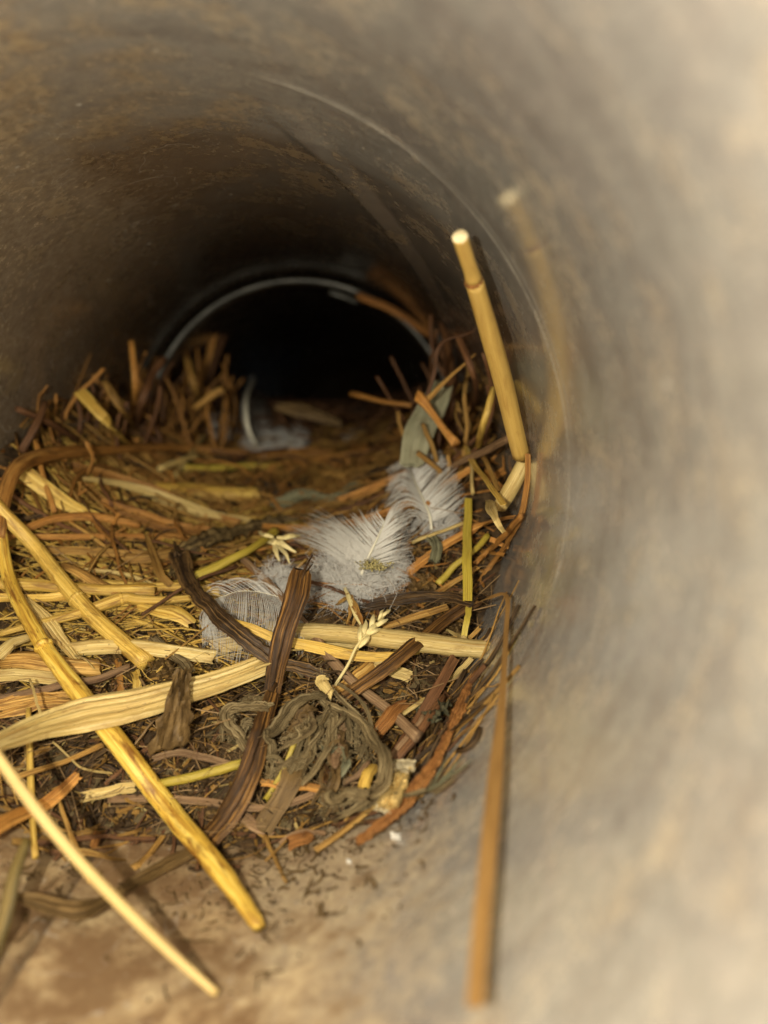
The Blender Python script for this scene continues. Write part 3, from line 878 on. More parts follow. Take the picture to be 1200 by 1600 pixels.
stalk('stick', 'dark olive stick with a blackened tip standing at the lower left edge', 'stick', 'olive', 20,
      [(-12, 1520, 'Y', 1.5), (4, 1450, 'Y', 1.56), (20, 1375, 'Y', 1.62), (37, 1312, 'Y', 1.68)], 'tube', n=18, widths=(1.1, 1.1, 1, .85), jag=(.3, .4))
stalk('straw', 'thin upright golden straw standing on the floor beside the olive stick', 'straw', 'gold', 11,
      [(42, 1110, 5), (46, 1180, 4), (52, 1260, 2), (57, 1338, .5)], 'tube', widths=(.7, 1, 1, .8))
stalk('dry_leaf', 'twisted brown dry leaf lying on the pipe floor behind the thin pale straw', 'dry leaf', 'leaf', 30,
      [(18, 1398, 2), (70, 1415, 2.5), (120, 1424, 3), (165, 1408, 2), (215, 1378, 2), (262, 1352, 2), (306, 1328, 2)], 'crease', n=40, groove=.15, twist=(0, .7, -.5, .8, .2), widths=(.4, .9, 1.05, .8, .75, .8, .7))
stalk('dry_leaf', 'narrow pale leaf tip lying flat on the floor by the thin pale straw', 'dry leaf', 'tan', 15,
      [(112, 1330, 1), (150, 1337, 1.5), (196, 1343, .6)], 'flat', taper=(1, .15))
stalk('dry_leaf', 'brown flat leaf strip at the left edge beneath the pale straw', 'dry leaf', 'orange', 26,
      [(-20, 1300, 3), (30, 1272, 2.5), (80, 1248, 2), (120, 1215, 2)], 'flat', widths=(1, 1, .9, .6))
stalk('twig', 'thin brown twig lying on the floor left of the pipe seam', 'twig', 'tan', 9,
      [(92, 1250, 2), (118, 1320, 1.2), (140, 1382, .6)], 'thin')
stalk('twig', 'hair thin brown twig on the floor beside the mottled straw', 'twig', 'dark', 6, [(108, 1210, 2.5), (140, 1260, 1.5), (165, 1305, .5)], 'thin', taper=(1, .4))
stalk('chip', 'small rust coloured chip lying on the pipe seam', 'chip', 'rust', 13, [(146, 1322, .6), (152, 1305, .8), (155, 1293, .5)], 'flat')

# ---- middle of the nest, dark pieces
bark = stalk('bark_strip', 'upright strip of dark brown bark standing in the middle of the nest', 'bark strip', 'bark', 38,
      [(470, 893, 17), (462, 925, 15), (448, 975, 11), (434, 1040, 6), (424, 1092, 3)], 'bark', n=64, groove=.05, crump=.045, widths=(.85, 1.0, .92, .95, .75, .6), jag=(.5, .6), twist=(0, .15, -.2, .3), fray=2)
stalk('bark_strip', 'long flat brown bark strip leaning from the crumpled leaf to the floor', 'bark strip', 'bark', 41,
      [(428, 1085, 5), (408, 1150, 6), (385, 1215, 5.5), (352, 1275, 3.5), (325, 1308, 1)], 'bark', n=64, groove=.05, crump=.05, widths=(.55, .72, .85, 1.0, .9), jag=(.4, .8), twist=(0, -.2, .2, .4))
stalk('rotten_stem', 'crumbling black brown stem running down from the left to the upright bark', 'rotten stem', 'dark', 34,
      [(276, 868, 6), (290, 905, 8), (328, 948, 10.5), (372, 990, 10), (428, 1032, 6.5), (480, 1046, 4), (520, 1055, 3)], 'bark', n=84, groove=.10, crump=.16, widths=(1.1, 1.0, .85, .75, .75, .75, .6), wobble=.006, fray=3)
stalk('rotten_stem', 'mossy dark stem curling round from the black stem towards the hollow', 'rotten stem', 'mossy', 24,
      [(278, 895, 5), (284, 866, 5), (318, 848, 5), (360, 832, 4.5), (400, 822, 4), (452, 812, 3), (500, 808, 2)], 'oval', n=90, groove=.2, crump=.5, wobble=.012, widths=(.8, 1.1, 1.15, .95, .75, .7, .4), fray=4)
stalk('rotten_stem', 'dark rotten stem slanting up to the right over the pale culm', 'rotten stem', 'bark', 23,
      [(540, 1090, 4), (590, 1052, 6.5), (640, 1012, 8), (690, 972, 6.5), (742, 938, 3)], 'bark', n=74, groove=.06, crump=.07, widths=(.9, 1, .95, 1, 1.1), fray=3)
stalk('rotten_stem', 'blackened stem lying level below the feathers', 'rotten stem', 'dark', 20,
      [(548, 955, 3), (610, 940, 3.5), (670, 934, 4), (738, 942, 4)], 'crease', n=36, groove=.2, widths=(.6, 1, 1, .9), fray=2)
stalk('twig', 'knotty reddish twig slanting from the feather down under the pale culm', 'twig', 'pink', 16,
      [(378, 868, 5), (420, 915, 5), (446, 945, 5), (480, 985, 4), (520, 1032, 4), (560, 1072, 3), (600, 1105, 3), (655, 1155, 2)], 'tube', n=56, groove=.14, widths=(.8, .9, 1, .9, 1.05, .9, 1, 1.1), wobble=.01)
stalk('culm', 'thick pale straw culm with a split end pointing at the right wall', 'straw', 'pale', 30,
      [(420, 985, 3), (480, 985, 4), (560, 992, 5), (640, 1001, 5.5), (720, 1012, 'Y', 2.415), (779, 1021, 'Y', 2.385)], 'tube', n=44, groove=.09, jag=(.8, 1.4), widths=(.9, .95, 1.05, .95, .95, .9), fray=2, crump=.08)
stalk('straw', 'flat yellow straw running beneath the bark and under the dark slanting stem', 'straw', 'gold', 18,
      [(345, 960, 10), (390, 980, 9.5), (430, 1000, 7), (480, 1012, 5), (540, 1024, 5), (600, 1026, 4), (655, 1020, 3)], 'flat', n=44, groove=.08, widths=(.4, .9, 1, 1.2, 1, .9, .3))
stalk('straw', 'short pale straw length lying beneath the big pale culm', 'straw', 'pale', 16, [(462, 1004, 2.5), (520, 1003, 2.5), (560, 1010, 2)], 'tube')
stalk('straw', 'grey brown straw resting between the culm and the dark level stem', 'straw', 'tan', 12, [(598, 978, 4), (660, 962, 4.5), (700, 950, 4.5)], 'vee')
stalk('straw', 'ragged yellow straw lying level behind the hanging feather barbs', 'straw', 'pale', 27, [(100, 1015, 2.5), (170, 1010, 3), (250, 1016, 3.5), (330, 1024, 3)], 'oval', n=40, groove=.12, fray=3, widths=(.9, 1, 1, .9))
stalk('straw', 'split yellow straw lying behind the bark and the flat yellow straw', 'straw', 'pale', 24, [(330, 1012, 2), (400, 1000, 2.5), (470, 990, 2)], 'ridge', groove=.1)
# ---- left bundle
stalk('straw', 'upper golden straw of the level bundle at the left edge', 'straw', 'gold', 20, [(-15, 908, 5), (60, 915, 5), (150, 922, 4.5), (240, 925, 4)], 'oval', groove=.1, fray=2)
stalk('straw', 'lower golden straw of the level bundle at the left edge', 'straw', 'gold', 14, [(-15, 938, 5), (70, 935, 5), (140, 928, 4)], 'vee', groove=.1)
stalk('straw', 'level yellow straw right of the knotted golden straw', 'straw', 'gold', 17, [(160, 912, 4), (220, 914, 4), (290, 918, 4), (338, 928, 3)], 'oval', groove=.08, jag=(1.2, .8))
stalk('straw', 'bent golden straw with a swollen joint crossing behind the knotted straw', 'straw', 'gold', 17, [(0, 992, 5), (60, 975, 5), (130, 955, 5), (196, 932, 5), (212, 935, 5), (250, 937, 4.5), (300, 933, 4)], 'tube', n=40, widths=(.6, .8, .9, 1.2, .9, .7), nodes=(.63,))
stalk('straw', 'pale splintered straw slanting down beside the long mottled straw', 'straw', 'pale', 24, [(40, 935, 5), (70, 968, 5), (100, 1005, 4), (125, 1035, 3)], 'ridge', groove=.16, fray=3, widths=(.5, 1, 1, .7))
stalk('straw', 'grey tan straw slanting through the golden level bundle', 'straw', 'tan', 18, [(98, 885, 5), (130, 900, 5), (170, 920, 4.5), (205, 938, 4)], 'oval', widths=(.7, 1, 1, .8))
stalk('husk_straw', 'short swollen yellow husk lying below the joint of the bent straw', 'husk', 'gold', 26, [(218, 945, 3.5), (250, 952, 4), (280, 962, 4), (296, 972, 3)], 'dome', groove=.1, widths=(.5, .8, 1, .7))
stalk('straw', 'thin pale straw fork pointing at the black stem', 'straw', 'pale', 8, [(132, 890, 4), (180, 893, 4.5), (210, 902, 4.5), (245, 916, 4)], 'vee', widths=(.6, 1, .9, .5))
stalk('straw', 'straight tan straw slanting steeply into the top of the black stem', 'straw', 'tan', 13, [(226, 838, 6), (240, 872, 6.5), (256, 902, 6.5), (268, 912, 5.5)], 'vee', widths=(.5, .9, 1, .9))
stalk('straw', 'straw strip lying level at the left edge above the split straw', 'straw', 'pale', 22, [(-15, 1056, 5), (40, 1056, 5), (105, 1060, 4)], 'flat', groove=.08)
stalk('twig', 'pinkish curved twig lying level behind the mottled straw', 'twig', 'pink', 12, [(-10, 1092, 4), (50, 1080, 4.5), (100, 1068, 5), (160, 1060, 4), (200, 1044, 3)], 'tube', n=30)
stalk('straw', 'soft tan straw tube behind the pale splinters at left', 'straw', 'tan', 28, [(10, 1035, 3), (50, 1030, 3.5), (110, 1040, 3), (150, 1044, 2)], 'oval', groove=.2)
stalk('straw', 'ragged tan straw end lying at the left under the pale strip', 'straw', 'tan', 30, [(-15, 1110, 2.5), (40, 1098, 3), (110, 1095, 2)], 'crease', groove=.2, fray=2)
stalk('straw', 'blunt straw stub jutting from the left edge below the bundle', 'straw', 'pale', 16, [(2, 1020, 6), (20, 1005, 6), (48, 995, 5.5)], 'tube', widths=(1.3, 1, .8))
stalk('dead_leaf', 'mossy leaf thread hanging down into the curled leaf', 'dry leaf', 'grey', 16, [(240, 998, 4), (262, 1020, 4), (285, 1035, 5), (292, 1050, 7)], 'crease', groove=.25)
stalk('straw', 'short pale yellow straw lying on the floor left of the bark strip', 'straw', 'pale', 17, [(135, 1245, 2), (170, 1238, 2.5), (210, 1232, 3)], 'vee', fray=1, jag=(1.5, .5))
stalk('straw', 'slim greenish yellow straw reaching the bark strip from the left', 'straw', 'green', 15, [(250, 1224, 3.5), (310, 1210, 3.5), (380, 1194, 3.5)], 'tube', jag=(.4, .4))
stalk('twig', 'pinkish bent grass stem looping under the bark strip', 'twig', 'pink', 12, [(170, 1250, 2.5), (240, 1246, 3), (320, 1250, 3), (400, 1262, 3.5), (450, 1258, 3), (500, 1240, 3)], 'vee', n=40)
stalk('straw', 'curved pinkish straw lying right of the curled leaf', 'straw', 'pink', 12, [(240, 1185, 3), (280, 1178, 3.5), (330, 1186, 3), (380, 1200, 3)], 'vee', n=24)
stalk('straw', 'grey straw strip peeking below the bark strip on the floor', 'straw', 'pink', 18, [(372, 1275, 1.2), (400, 1290, 1.5), (425, 1295, 1.2)], 'flat', groove=.1)
stalk('twig', 'thin brown twig lying on the soil left of the mottled straw', 'twig', 'tan', 9, [(20, 1215, 4), (90, 1192, 4), (160, 1166, 4)], 'tube')
stalk('root', 'pale hair thin root looping left of the mottled straw', 'root', 'pale', 4, [(82, 1158, 5), (110, 1185, 4), (140, 1205, 4), (175, 1210, 3)], 'thin', n=24)
stalk('root', 'pale hair thin root crossing over the broad split straw', 'root', 'pale', 4, [(48, 1062, 12), (55, 1090, 12), (63, 1116, 11.5)], 'thin')
stalk('root', 'hair thin root standing right of the knotted golden straw', 'root', 'root', 4, [(216, 1058, 6), (232, 1080, 8), (248, 1102, 8)], 'thin')
stalk('root', 'hair thin root slanting left of the curled brown leaf', 'root', 'root', 4, [(205, 1168, 4), (225, 1145, 4.5), (242, 1128, 4)], 'thin')
stalk('straw', 'short broken tan straw under the tip of the knotted golden straw', 'straw', 'orange', 10, [(182, 1032, 2), (188, 1055, 2.5), (190, 1080, 2)], 'flat')
stalk('straw', 'yellow stub pointing down beside the brown leaf strand', 'straw', 'gold', 14, [(208, 1048, 2.5), (214, 1066, 3), (218, 1080, 2.5)], 'vee', fray=2)

# ---- hollow: longer pieces one can pick out
stalk('straw', 'pinkish double straw lying along the left rim of the hollow', 'straw', 'orange', 15, [(112, 728, 5), (170, 742, 5.5), (250, 770, 5), (310, 800, 4), (372, 818, 3)], 'vee', n=40)
stalk('straw', 'pale split straw lying below the pinkish double straw', 'straw', 'pale', 17, [(130, 746, 5), (190, 756, 5), (260, 780, 4.5), (330, 806, 4), (390, 815, 3)], 'ridge', n=40, groove=.1, widths=(.4, .9, 1.2, 1.2, .6))
stalk('straw', 'broad flat yellow straw lying level across the back of the hollow', 'straw', 'gold', 25, [(246, 762, 3), (300, 764, 3.5), (350, 768, 3.5), (402, 770, 2.5)], 'dome', n=30, groove=.08)
stalk('straw', 'thick tan straw slanting down at the left under the arched stem', 'straw', 'gold', 26, [(25, 728, 5), (75, 765, 5), (120, 795, 4), (165, 818, 3)], 'flat', n=30)
stalk('straw', 'reddish straw lying level below the pale split straw', 'straw', 'orange', 12, [(158, 785, 4.5), (220, 803, 4.5), (280, 822, 4), (350, 832, 3)], 'vee', n=30)
stalk('straw', 'second reddish straw ending beside the mossy stem', 'straw', 'orange', 13, [(174, 798, 4), (240, 820, 4), (300, 832, 3.5), (352, 838, 3)], 'flat', n=30)
stalk('straw', 'orange stem curving level from the left edge under the reddish straws', 'straw', 'orange', 14, [(-10, 850, 5), (40, 828, 5.5), (90, 810, 5.5), (150, 808, 5), (215, 820, 4)], 'tube', n=34)
stalk('straw', 'long thin orange straw lying straight across the left of the nest', 'straw', 'orange', 11, [(52, 840, 4.5), (130, 838, 4.5), (220, 838, 4), (300, 836, 3.5)], 'tube', n=30)
stalk('straw', 'grey tan straw below the long thin orange straw', 'straw', 'tan', 15, [(60, 858, 4), (140, 862, 4), (220, 868, 4), (262, 866, 3.5)], 'flat', n=30, groove=.12)
stalk('straw', 'soft tan tube straw ending at the mossy stem', 'straw', 'tan', 20, [(200, 875, 3.5), (250, 868, 4), (300, 852, 4)], 'oval', groove=.12)
stalk('straw', 'short pale stick of the crossed pair at the back left', 'straw', 'pale', 9, [(250, 732, 5), (278, 722, 5.5), (308, 712, 5)], 'tube')
stalk('straw', 'upright pale stick of the crossed pair at the back left', 'straw', 'pale', 8, [(272, 745, 4), (292, 716, 5.5), (318, 682, 5)], 'tube')
stalk('straw', 'thin olive yellow straw lying level behind the broad flat straw', 'straw', 'green', 11, [(285, 729, 4), (360, 731, 4), (440, 728, 3.5)], 'tube', n=24)
stalk('straw', 'reddish upright twig crossing the arched stem at the left', 'twig', 'orange', 9, [(55, 690, 7), (66, 730, 7.5), (76, 770, 6), (84, 800, 4)], 'tube')
stalk('straw', 'thin orange straw sweeping along the front rim of the hollow to the right', 'straw', 'orange', 13,
      [(395, 820, 4), (440, 824, 5), (520, 823, 5.5), (590, 805, 6), (640, 788, 6), (690, 762, 6), (735, 735, 5)], 'vee', n=56, widths=(.7, .9, 1, 1, 1, .9, .8))
stalk('straw', 'second orange straw behind the right feather', 'straw', 'orange', 14, [(530, 784, 4), (590, 760, 4.5), (640, 738, 4.5), (720, 718, 5)], 'vee', n=34)
stalk('straw', 'brown stem curving below the second orange straw in the hollow', 'straw', 'red', 11, [(510, 812, 3), (560, 790, 3.5), (610, 768, 3.5)], 'tube', n=24)
stalk('straw', 'tan flat leaf of straw in the middle of the hollow', 'straw', 'tan', 16, [(452, 722, 3), (490, 735, 4), (500, 755, 4)], 'flat')
stalk('straw', 'thin tan stick pointing right in the middle of the hollow', 'straw', 'tan', 9, [(500, 738, 4), (540, 745, 4.5)], 'tube')
stalk('straw', 'curled tan shaving on the far side of the hollow', 'straw', 'tan', 9, [(470, 712, 3), (500, 692, 5), (530, 698, 5), (548, 725, 3)], 'vee', n=20)
stalk('straw', 'grey green mossy clump straw in the bottom of the hollow', 'straw', 'mould', 26, [(430, 785, 2), (470, 775, 3), (520, 782, 2.5), (560, 760, 2)], 'crease', groove=.3, n=24)
stalk('straw', 'upright tan straw standing near the back left wall', 'straw', 'orange', 13, [(212, 650, 3), (210, 600, 'Y', 3.9), (206, 535, 'Y', 3.95)], 'oval', taper=(1, .7))
stalk('straw', 'thick tan straw slanting up to the left at the back wall', 'straw', 'gold', 18, [(200, 696, 4), (165, 656, 'Y', 3.45), (126, 614, 'Y', 3.5)], 'flat')
stalk('straw', 'short tan straw leaning at the back left beside the upright one', 'straw', 'tan', 12, [(208, 668, 4), (185, 632, 'Y', 3.6), (163, 596, 'Y', 3.65)], 'oval')
stalk('straw', 'curved red stem climbing the left wall at the back', 'straw', 'red', 13, [(212, 668, 3), (222, 625, 'Y', 3.9), (240, 580, 'Y', 4.05), (254, 562, 'Y', 4.1)], 'tube')
stalk('straw', 'pale straw leaning on the left of the far opening', 'straw', 'tan', 12, [(312, 650, 3), (303, 600, 'Y', 4.5), (293, 560, 'Y', 4.6)], 'oval')
stalk('straw', 'short pale straw pointing into the far opening', 'straw', 'tan', 11, [(305, 635, 'Y', 4.4), (325, 622, 'Y', 4.4), (347, 609, 'Y', 4.4)], 'tube')
stalk('straw', 'dark red twig crossing at the left wall', 'twig', 'red', 10, [(28, 640, 4), (70, 658, 'Y', 3.3), (120, 685, 5)], 'tube')
stalk('straw', 'dark red twig leaning right at the left wall', 'twig', 'red', 12, [(35, 705, 5), (52, 670, 'Y', 3.2), (70, 630, 'Y', 3.3)], 'tube')
stalk('wood_chip', 'orange brown wood sliver lying in the far opening', 'wood chip', 'leaf', 26, [(432, 634, 'Y', 5.1), (480, 642, 'Y', 5.1), (505, 652, 'Y', 5.1), (532, 662, 'Y', 5.1)], 'bark', widths=(.5, 1, .9, .4), crump=.12)
stalk('twig', 'thin orange twig pointing left across the far opening', 'twig', 'orange', 10, [(550, 615, 'Y', 3.9), (590, 625, 'Y', 3.8), (644, 635, 'Y', 3.7)], 'tube', taper=(1, .8))
stalk('straw', 'dark stem leaning inside the far opening at its left', 'dry stem', 'red', 9, [(318, 630, 'Y', 5.6), (335, 560, 'Y', 5.7), (352, 520, 'Y', 5.8)], 'flat')
stalk('straw', 'dim stem leaning inside the far opening beside the dark stem', 'dry stem', 'orange', 9, [(300, 640, 'Y', 5.4), (322, 570, 'Y', 5.5), (338, 510, 'Y', 5.6)], 'flat')
# ---- right back
stalk('twig', 'forked brown twig standing up beside the far opening, its left fork', 'twig', 'red', 7, [(667, 622, 'Y', 3.25), (680, 580, 'Y', 3.25), (692, 535, 'Y', 3.25), (722, 524, 'Y', 3.25), (748, 514, 'Y', 3.2)], 'thin', n=26, taper=(1.2, .5))
stalk('twig', 'thin brown twig slanting up right from the forked twig', 'twig', 'tan', 6, [(667, 624, 'Y', 3.22), (700, 592, 'Y', 3.22), (742, 555, 'Y', 3.2)], 'thin', taper=(1.5, .4))
stalk('twig', 'stout orange brown twig running down from the fork to the right', 'twig', 'orange', 12, [(655, 622, 'Y', 3.22), (668, 636, 'Y', 3.2), (690, 668, 'Y', 3.15), (712, 690, 'Y', 3.1)], 'tube', widths=(1.5, .9, .9, 1.4))
stalk('dry_leaf', 'pale grey green papery leaf standing at the back right', 'dry leaf', 'papery', 46, [(645, 722, 'Y', 3.25), (652, 685, 'Y', 3.3), (668, 650, 'Y', 3.38), (690, 605, 'Y', 3.45)], 'vee', n=18, widths=(.75, .95, 1, .6), twist=.3)
stalk('straw', 'tan straw lying level below the pale papery leaf', 'straw', 'tan', 14, [(622, 724, 4), (670, 712, 5), (715, 700, 5)], 'flat')
stalk('straw', 'pink brown stem slanting up to the reed foot', 'straw', 'pink', 12, [(700, 735, 6), (750, 708, 6.5), (800, 682, 'Y', 2.8)], 'tube')
stalk('straw', 'golden stem standing behind the reed', 'straw', 'gold', 11, [(745, 700, 5), (758, 655, 'Y', 2.95), (772, 608, 'Y', 2.98)], 'tube')
stalk('straw', 'brown stem bowed along the back right wall beside the opening', 'dry stem', 'red', 10, [(700, 690, 4), (735, 640, 4), (738, 580, 4), (712, 520, 3)], 'tube', n=26)
stalk('straw', 'orange stem caught on the upper right of the far lip', 'dry stem', 'rust', 13, [(560, 462, 'Y', 4.9), (610, 482, 'Y', 4.85), (660, 515, 'Y', 4.8), (690, 530, 'Y', 4.7)], 'oval', n=20)
stalk('straw', 'red stem standing behind the forked twig', 'dry stem', 'red', 13, [(690, 690, 4), (706, 620, 'Y', 3.6), (700, 545, 'Y', 3.9), (690, 495, 'Y', 4.1)], 'tube', n=22)
# ---- right front
blade = stalk('grass_leaf', 'flat yellow green grass blade hanging straight down at the right', 'grass blade', 'green', 14,
      [(731, 778, 8), (730, 830, 8.5), (731, 880, 8), (732, 938, 6)], 'flat', n=26, groove=.03, jag=(.3, .3), widths=(.85, 1, 1, .9))
stalk('grass_leaf', 'short yellow green blade tip below the dark stems at the right', 'grass blade', 'green', 11, [(733, 948, 5), (729, 975, 4.5), (722, 1002, 3.5)], 'flat', taper=(1, .8))
stalk('straw', 'thin pale stem rising from the top of the flat grass blade', 'straw', 'pale', 6, [(740, 772, 7.5), (736, 730, 8.5), (732, 700, 8.5)], 'tube')
stalk('straw', 'slim folded straw slanting down to the reed foot', 'straw', 'gold', 9, [(728, 697, 8.5), (745, 730, 8), (765, 760, 7), (785, 788, 5.5)], 'flat', n=24)
stalk('straw', 'second slim straw slanting down beside the folded one', 'straw', 'tan', 8, [(748, 705, 6), (765, 735, 6), (780, 765, 5)], 'flat')
stalk('straw', 'bright yellow green stem lying under the flat grass blade', 'straw', 'green', 10, [(684, 910, 4), (715, 882, 5), (740, 862, 5), (762, 838, 4)], 'tube', n=20)
stalk('straw', 'brown peeling straw lying behind the flat grass blade', 'straw', 'orange', 17, [(640, 895, 3.5), (675, 868, 4.5), (700, 850, 5), (745, 825, 5), (800, 810, 3)], 'vee', n=34, widths=(.9, .9, .9, 1.1, .7))
stalk('straw', 'thin pale stem sloping over the fallen straw at the right', 'straw', 'pale', 6, [(645, 848, 6), (690, 830, 6.5), (728, 815, 6.5)], 'thin')
stalk('dry_leaf', 'curled tan leaf beneath the reed foot', 'dry leaf', 'pale', 17, [(762, 782, 6), (772, 800, 7), (778, 820, 6.5), (786, 832, 5)], 'vee', n=16, widths=(.5, 1, 1, .4), twist=.8)
stalk('dry_stalk', 'thin bowed stem following the wall down from the reed foot', 'dry stem', 'orange', 9, [(822, 710, 1), (820, 760, 1), (812, 805, 1), (792, 850, 1), (765, 890, 1), (742, 925, 1)], 'flat', n=44)
stalk('dry_stalk', 'slim stem slanting from the bowed wall stem down to the left', 'dry stem', 'orange', 9, [(814, 806, 1.5), (790, 835, 2.5), (760, 862, 3), (742, 880, 3)], 'tube', n=24)
stalk('straw', 'thin tan straw slanting up under the grass blade from the black stem', 'straw', 'tan', 8, [(680, 928, 4), (710, 908, 4.5), (745, 888, 4)], 'vee')
ribbon = stalk('grass_ribbon', 'long amber grass ribbon folded at the wall and hanging forward along it', 'grass ribbon', 'ribbon', 22,
      [(742, 944, 4), (765, 934, 3.5), (787, 928, 2), (793, 936, 1.6), (791, 985, 1.6), (786, 1080, 2), (775, 1200, 2.5), (762, 1340, 3), (750, 1460, 3), (742, 1572, 3)], 'flat', n=72, groove=.02, wobble=.003,
      widths=(.35, .45, .40, .42, .5, .68, .9, .95, .85, .72), jag=(.3, .2))
stalk('rust_stalk', 'rough rust orange stalk lying along the right edge of the nest', 'stalk', 'rust', 17,
      [(741, 1052, .6), (728, 1085, .8), (708, 1130, 1), (688, 1172, 1), (662, 1215, 1.2), (628, 1262, 1), (596, 1288, .8), (560, 1312, .5)], 'crease', n=120, groove=.15, crump=.34, wobble=.006, widths=(.25, .75, 1.15, .65, .8, 1.2, 1.15, .9, .8), fray=1)
stalk('dry_stalk', 'stout red brown stem running down right of the crumpled leaf', 'dry stem', 'red', 17, [(712, 1028, 3), (685, 1075, 3), (655, 1125, 2.5), (612, 1185, 2)], 'vee', n=30)
stalk('dry_stalk', 'second red brown stem beside the stout red one', 'dry stem', 'red', 13, [(690, 1090, 2), (660, 1135, 2.5), (622, 1190, 2)], 'tube')
stalk('dry_stalk', 'pinkish stem lying along the stout red stem', 'dry stem', 'pink', 11, [(660, 1120, 3), (635, 1155, 3), (608, 1190, 2)], 'tube')
stalk('dry_stalk', 'orange split stem crossing over the pinkish twig', 'dry stem', 'rust', 24, [(588, 1142, 4), (610, 1122, 5), (634, 1098, 4)], 'ridge', groove=.15, widths=(.9, 1, .7), fray=2)
stalk('straw', 'pale splinter beside the orange split stem', 'straw', 'pale', 7, [(628, 1118, 4), (650, 1102, 4.5), (664, 1092, 3.5)], 'vee', fray=1)
stalk('straw', 'yellow straw bit under the dark slanting stem', 'straw', 'pale', 20, [(575, 1035, 2), (600, 1040, 2.5), (640, 1060, 2)], 'crease', groove=.2)
stalk('straw', 'golden bark chip beneath the dark slanting stem', 'straw', 'tan', 24, [(530, 1078, 2), (556, 1060, 2.5), (580, 1042, 2)], 'flat')
stalk('straw', 'frayed pale splinter below the split end of the culm', 'straw', 'pale', 9, [(735, 1030, 1), (718, 1050, 1.3), (702, 1062, 1)], 'vee', fray=3)
stalk('straw', 'thin curved straw right of the dark stems below the ribbon fold', 'straw', 'tan', 7, [(700, 1000, 3), (735, 995, 2.5), (748, 980, 2)], 'vee')
stalk('straw', 'short pale straw tip jutting under the grass blade tip', 'straw', 'pale', 9, [(698, 982, 4), (715, 992, 4), (725, 1000, 3.5)], 'tube', taper=(.5, 1.2))
stalk('root', 'hair thin twig lying against the wall below the ribbon fold', 'root', 'root', 4, [(752, 1010, .6), (765, 992, .6), (772, 980, .5)], 'thin')
stalk('straw', 'slim yellow straw standing through the crumpled leaf', 'straw', 'green', 9, [(415, 1248, 3), (438, 1210, 5), (455, 1175, 7), (463, 1158, 8)], 'tube')
stalk('straw', 'flat tan straw standing below the crumpled leaf', 'straw', 'leaf', 34, [(415, 1290, 1), (435, 1258, 2.5), (450, 1225, 4), (458, 1200, 4)], 'flat', groove=.1)
stalk('straw', 'yellow curved straw under the crumpled leaf', 'straw', 'orange', 13, [(410, 1222, 4), (450, 1230, 4.5), (500, 1232, 4)], 'flat', n=20)
stalk('straw', 'small yellow chip lying in the crumpled leaf', 'chip', 'gold', 18, [(570, 1230, 3.5), (576, 1212, 4), (582, 1196, 3.5)], 'dome')
stalk('straw', 'pinkish stick in the right hollow of the crumpled leaf', 'twig', 'pink', 9, [(540, 1222, 4), (560, 1208, 4.5), (576, 1192, 4)], 'tube')
stalk('twig', 'tan twig lying at the foot of the nest on the floor', 'twig', 'tan', 9, [(412, 1300, .8), (430, 1340, .8), (448, 1382, .4)], 'thin', taper=(1, .5))
stalk('wood_chip', 'small orange chip lying in the soil at the foot of the nest', 'wood chip', 'rust', 20, [(455, 1316, 1), (470, 1312, 1.4), (482, 1306, 1)], 'flat')
stalk('straw', 'pinkish straw bow over the orange chip', 'straw', 'pink', 8, [(438, 1318, 1.2), (470, 1300, 2), (510, 1302, 1.2)], 'vee', n=18)

# ---- fine feathery grass over the rust stalk
fg = empty('grass_panicle', CAM + ray(660, 1240) * 2.0, 'fine grey feathery grass head lying over the rust stalk onto the wall', 'grass head')
stalk('stem', None, None, 'grey', 8, [(560, 1258, 2), (600, 1248, 2.5), (640, 1245, 2.5), (668, 1236, 2)], 'vee', parent=fg, n=26)
for q, (ex, ey) in enumerate(((738, 1186), (732, 1196), (728, 1182), (722, 1206), (702, 1180), (690, 1200), (712, 1192))):
    stalk('spikelet', None, None, 'grey' if q % 2 else 'mould', 5, [(650 + q * 3, 1242 - q, 2), ((665 + ex) / 2, (1236 + ey) / 2 + 5, 2), (ex, ey, 1.5)], 'thin', parent=fg, n=14, widths=(.6, 1.2, .9, .3))

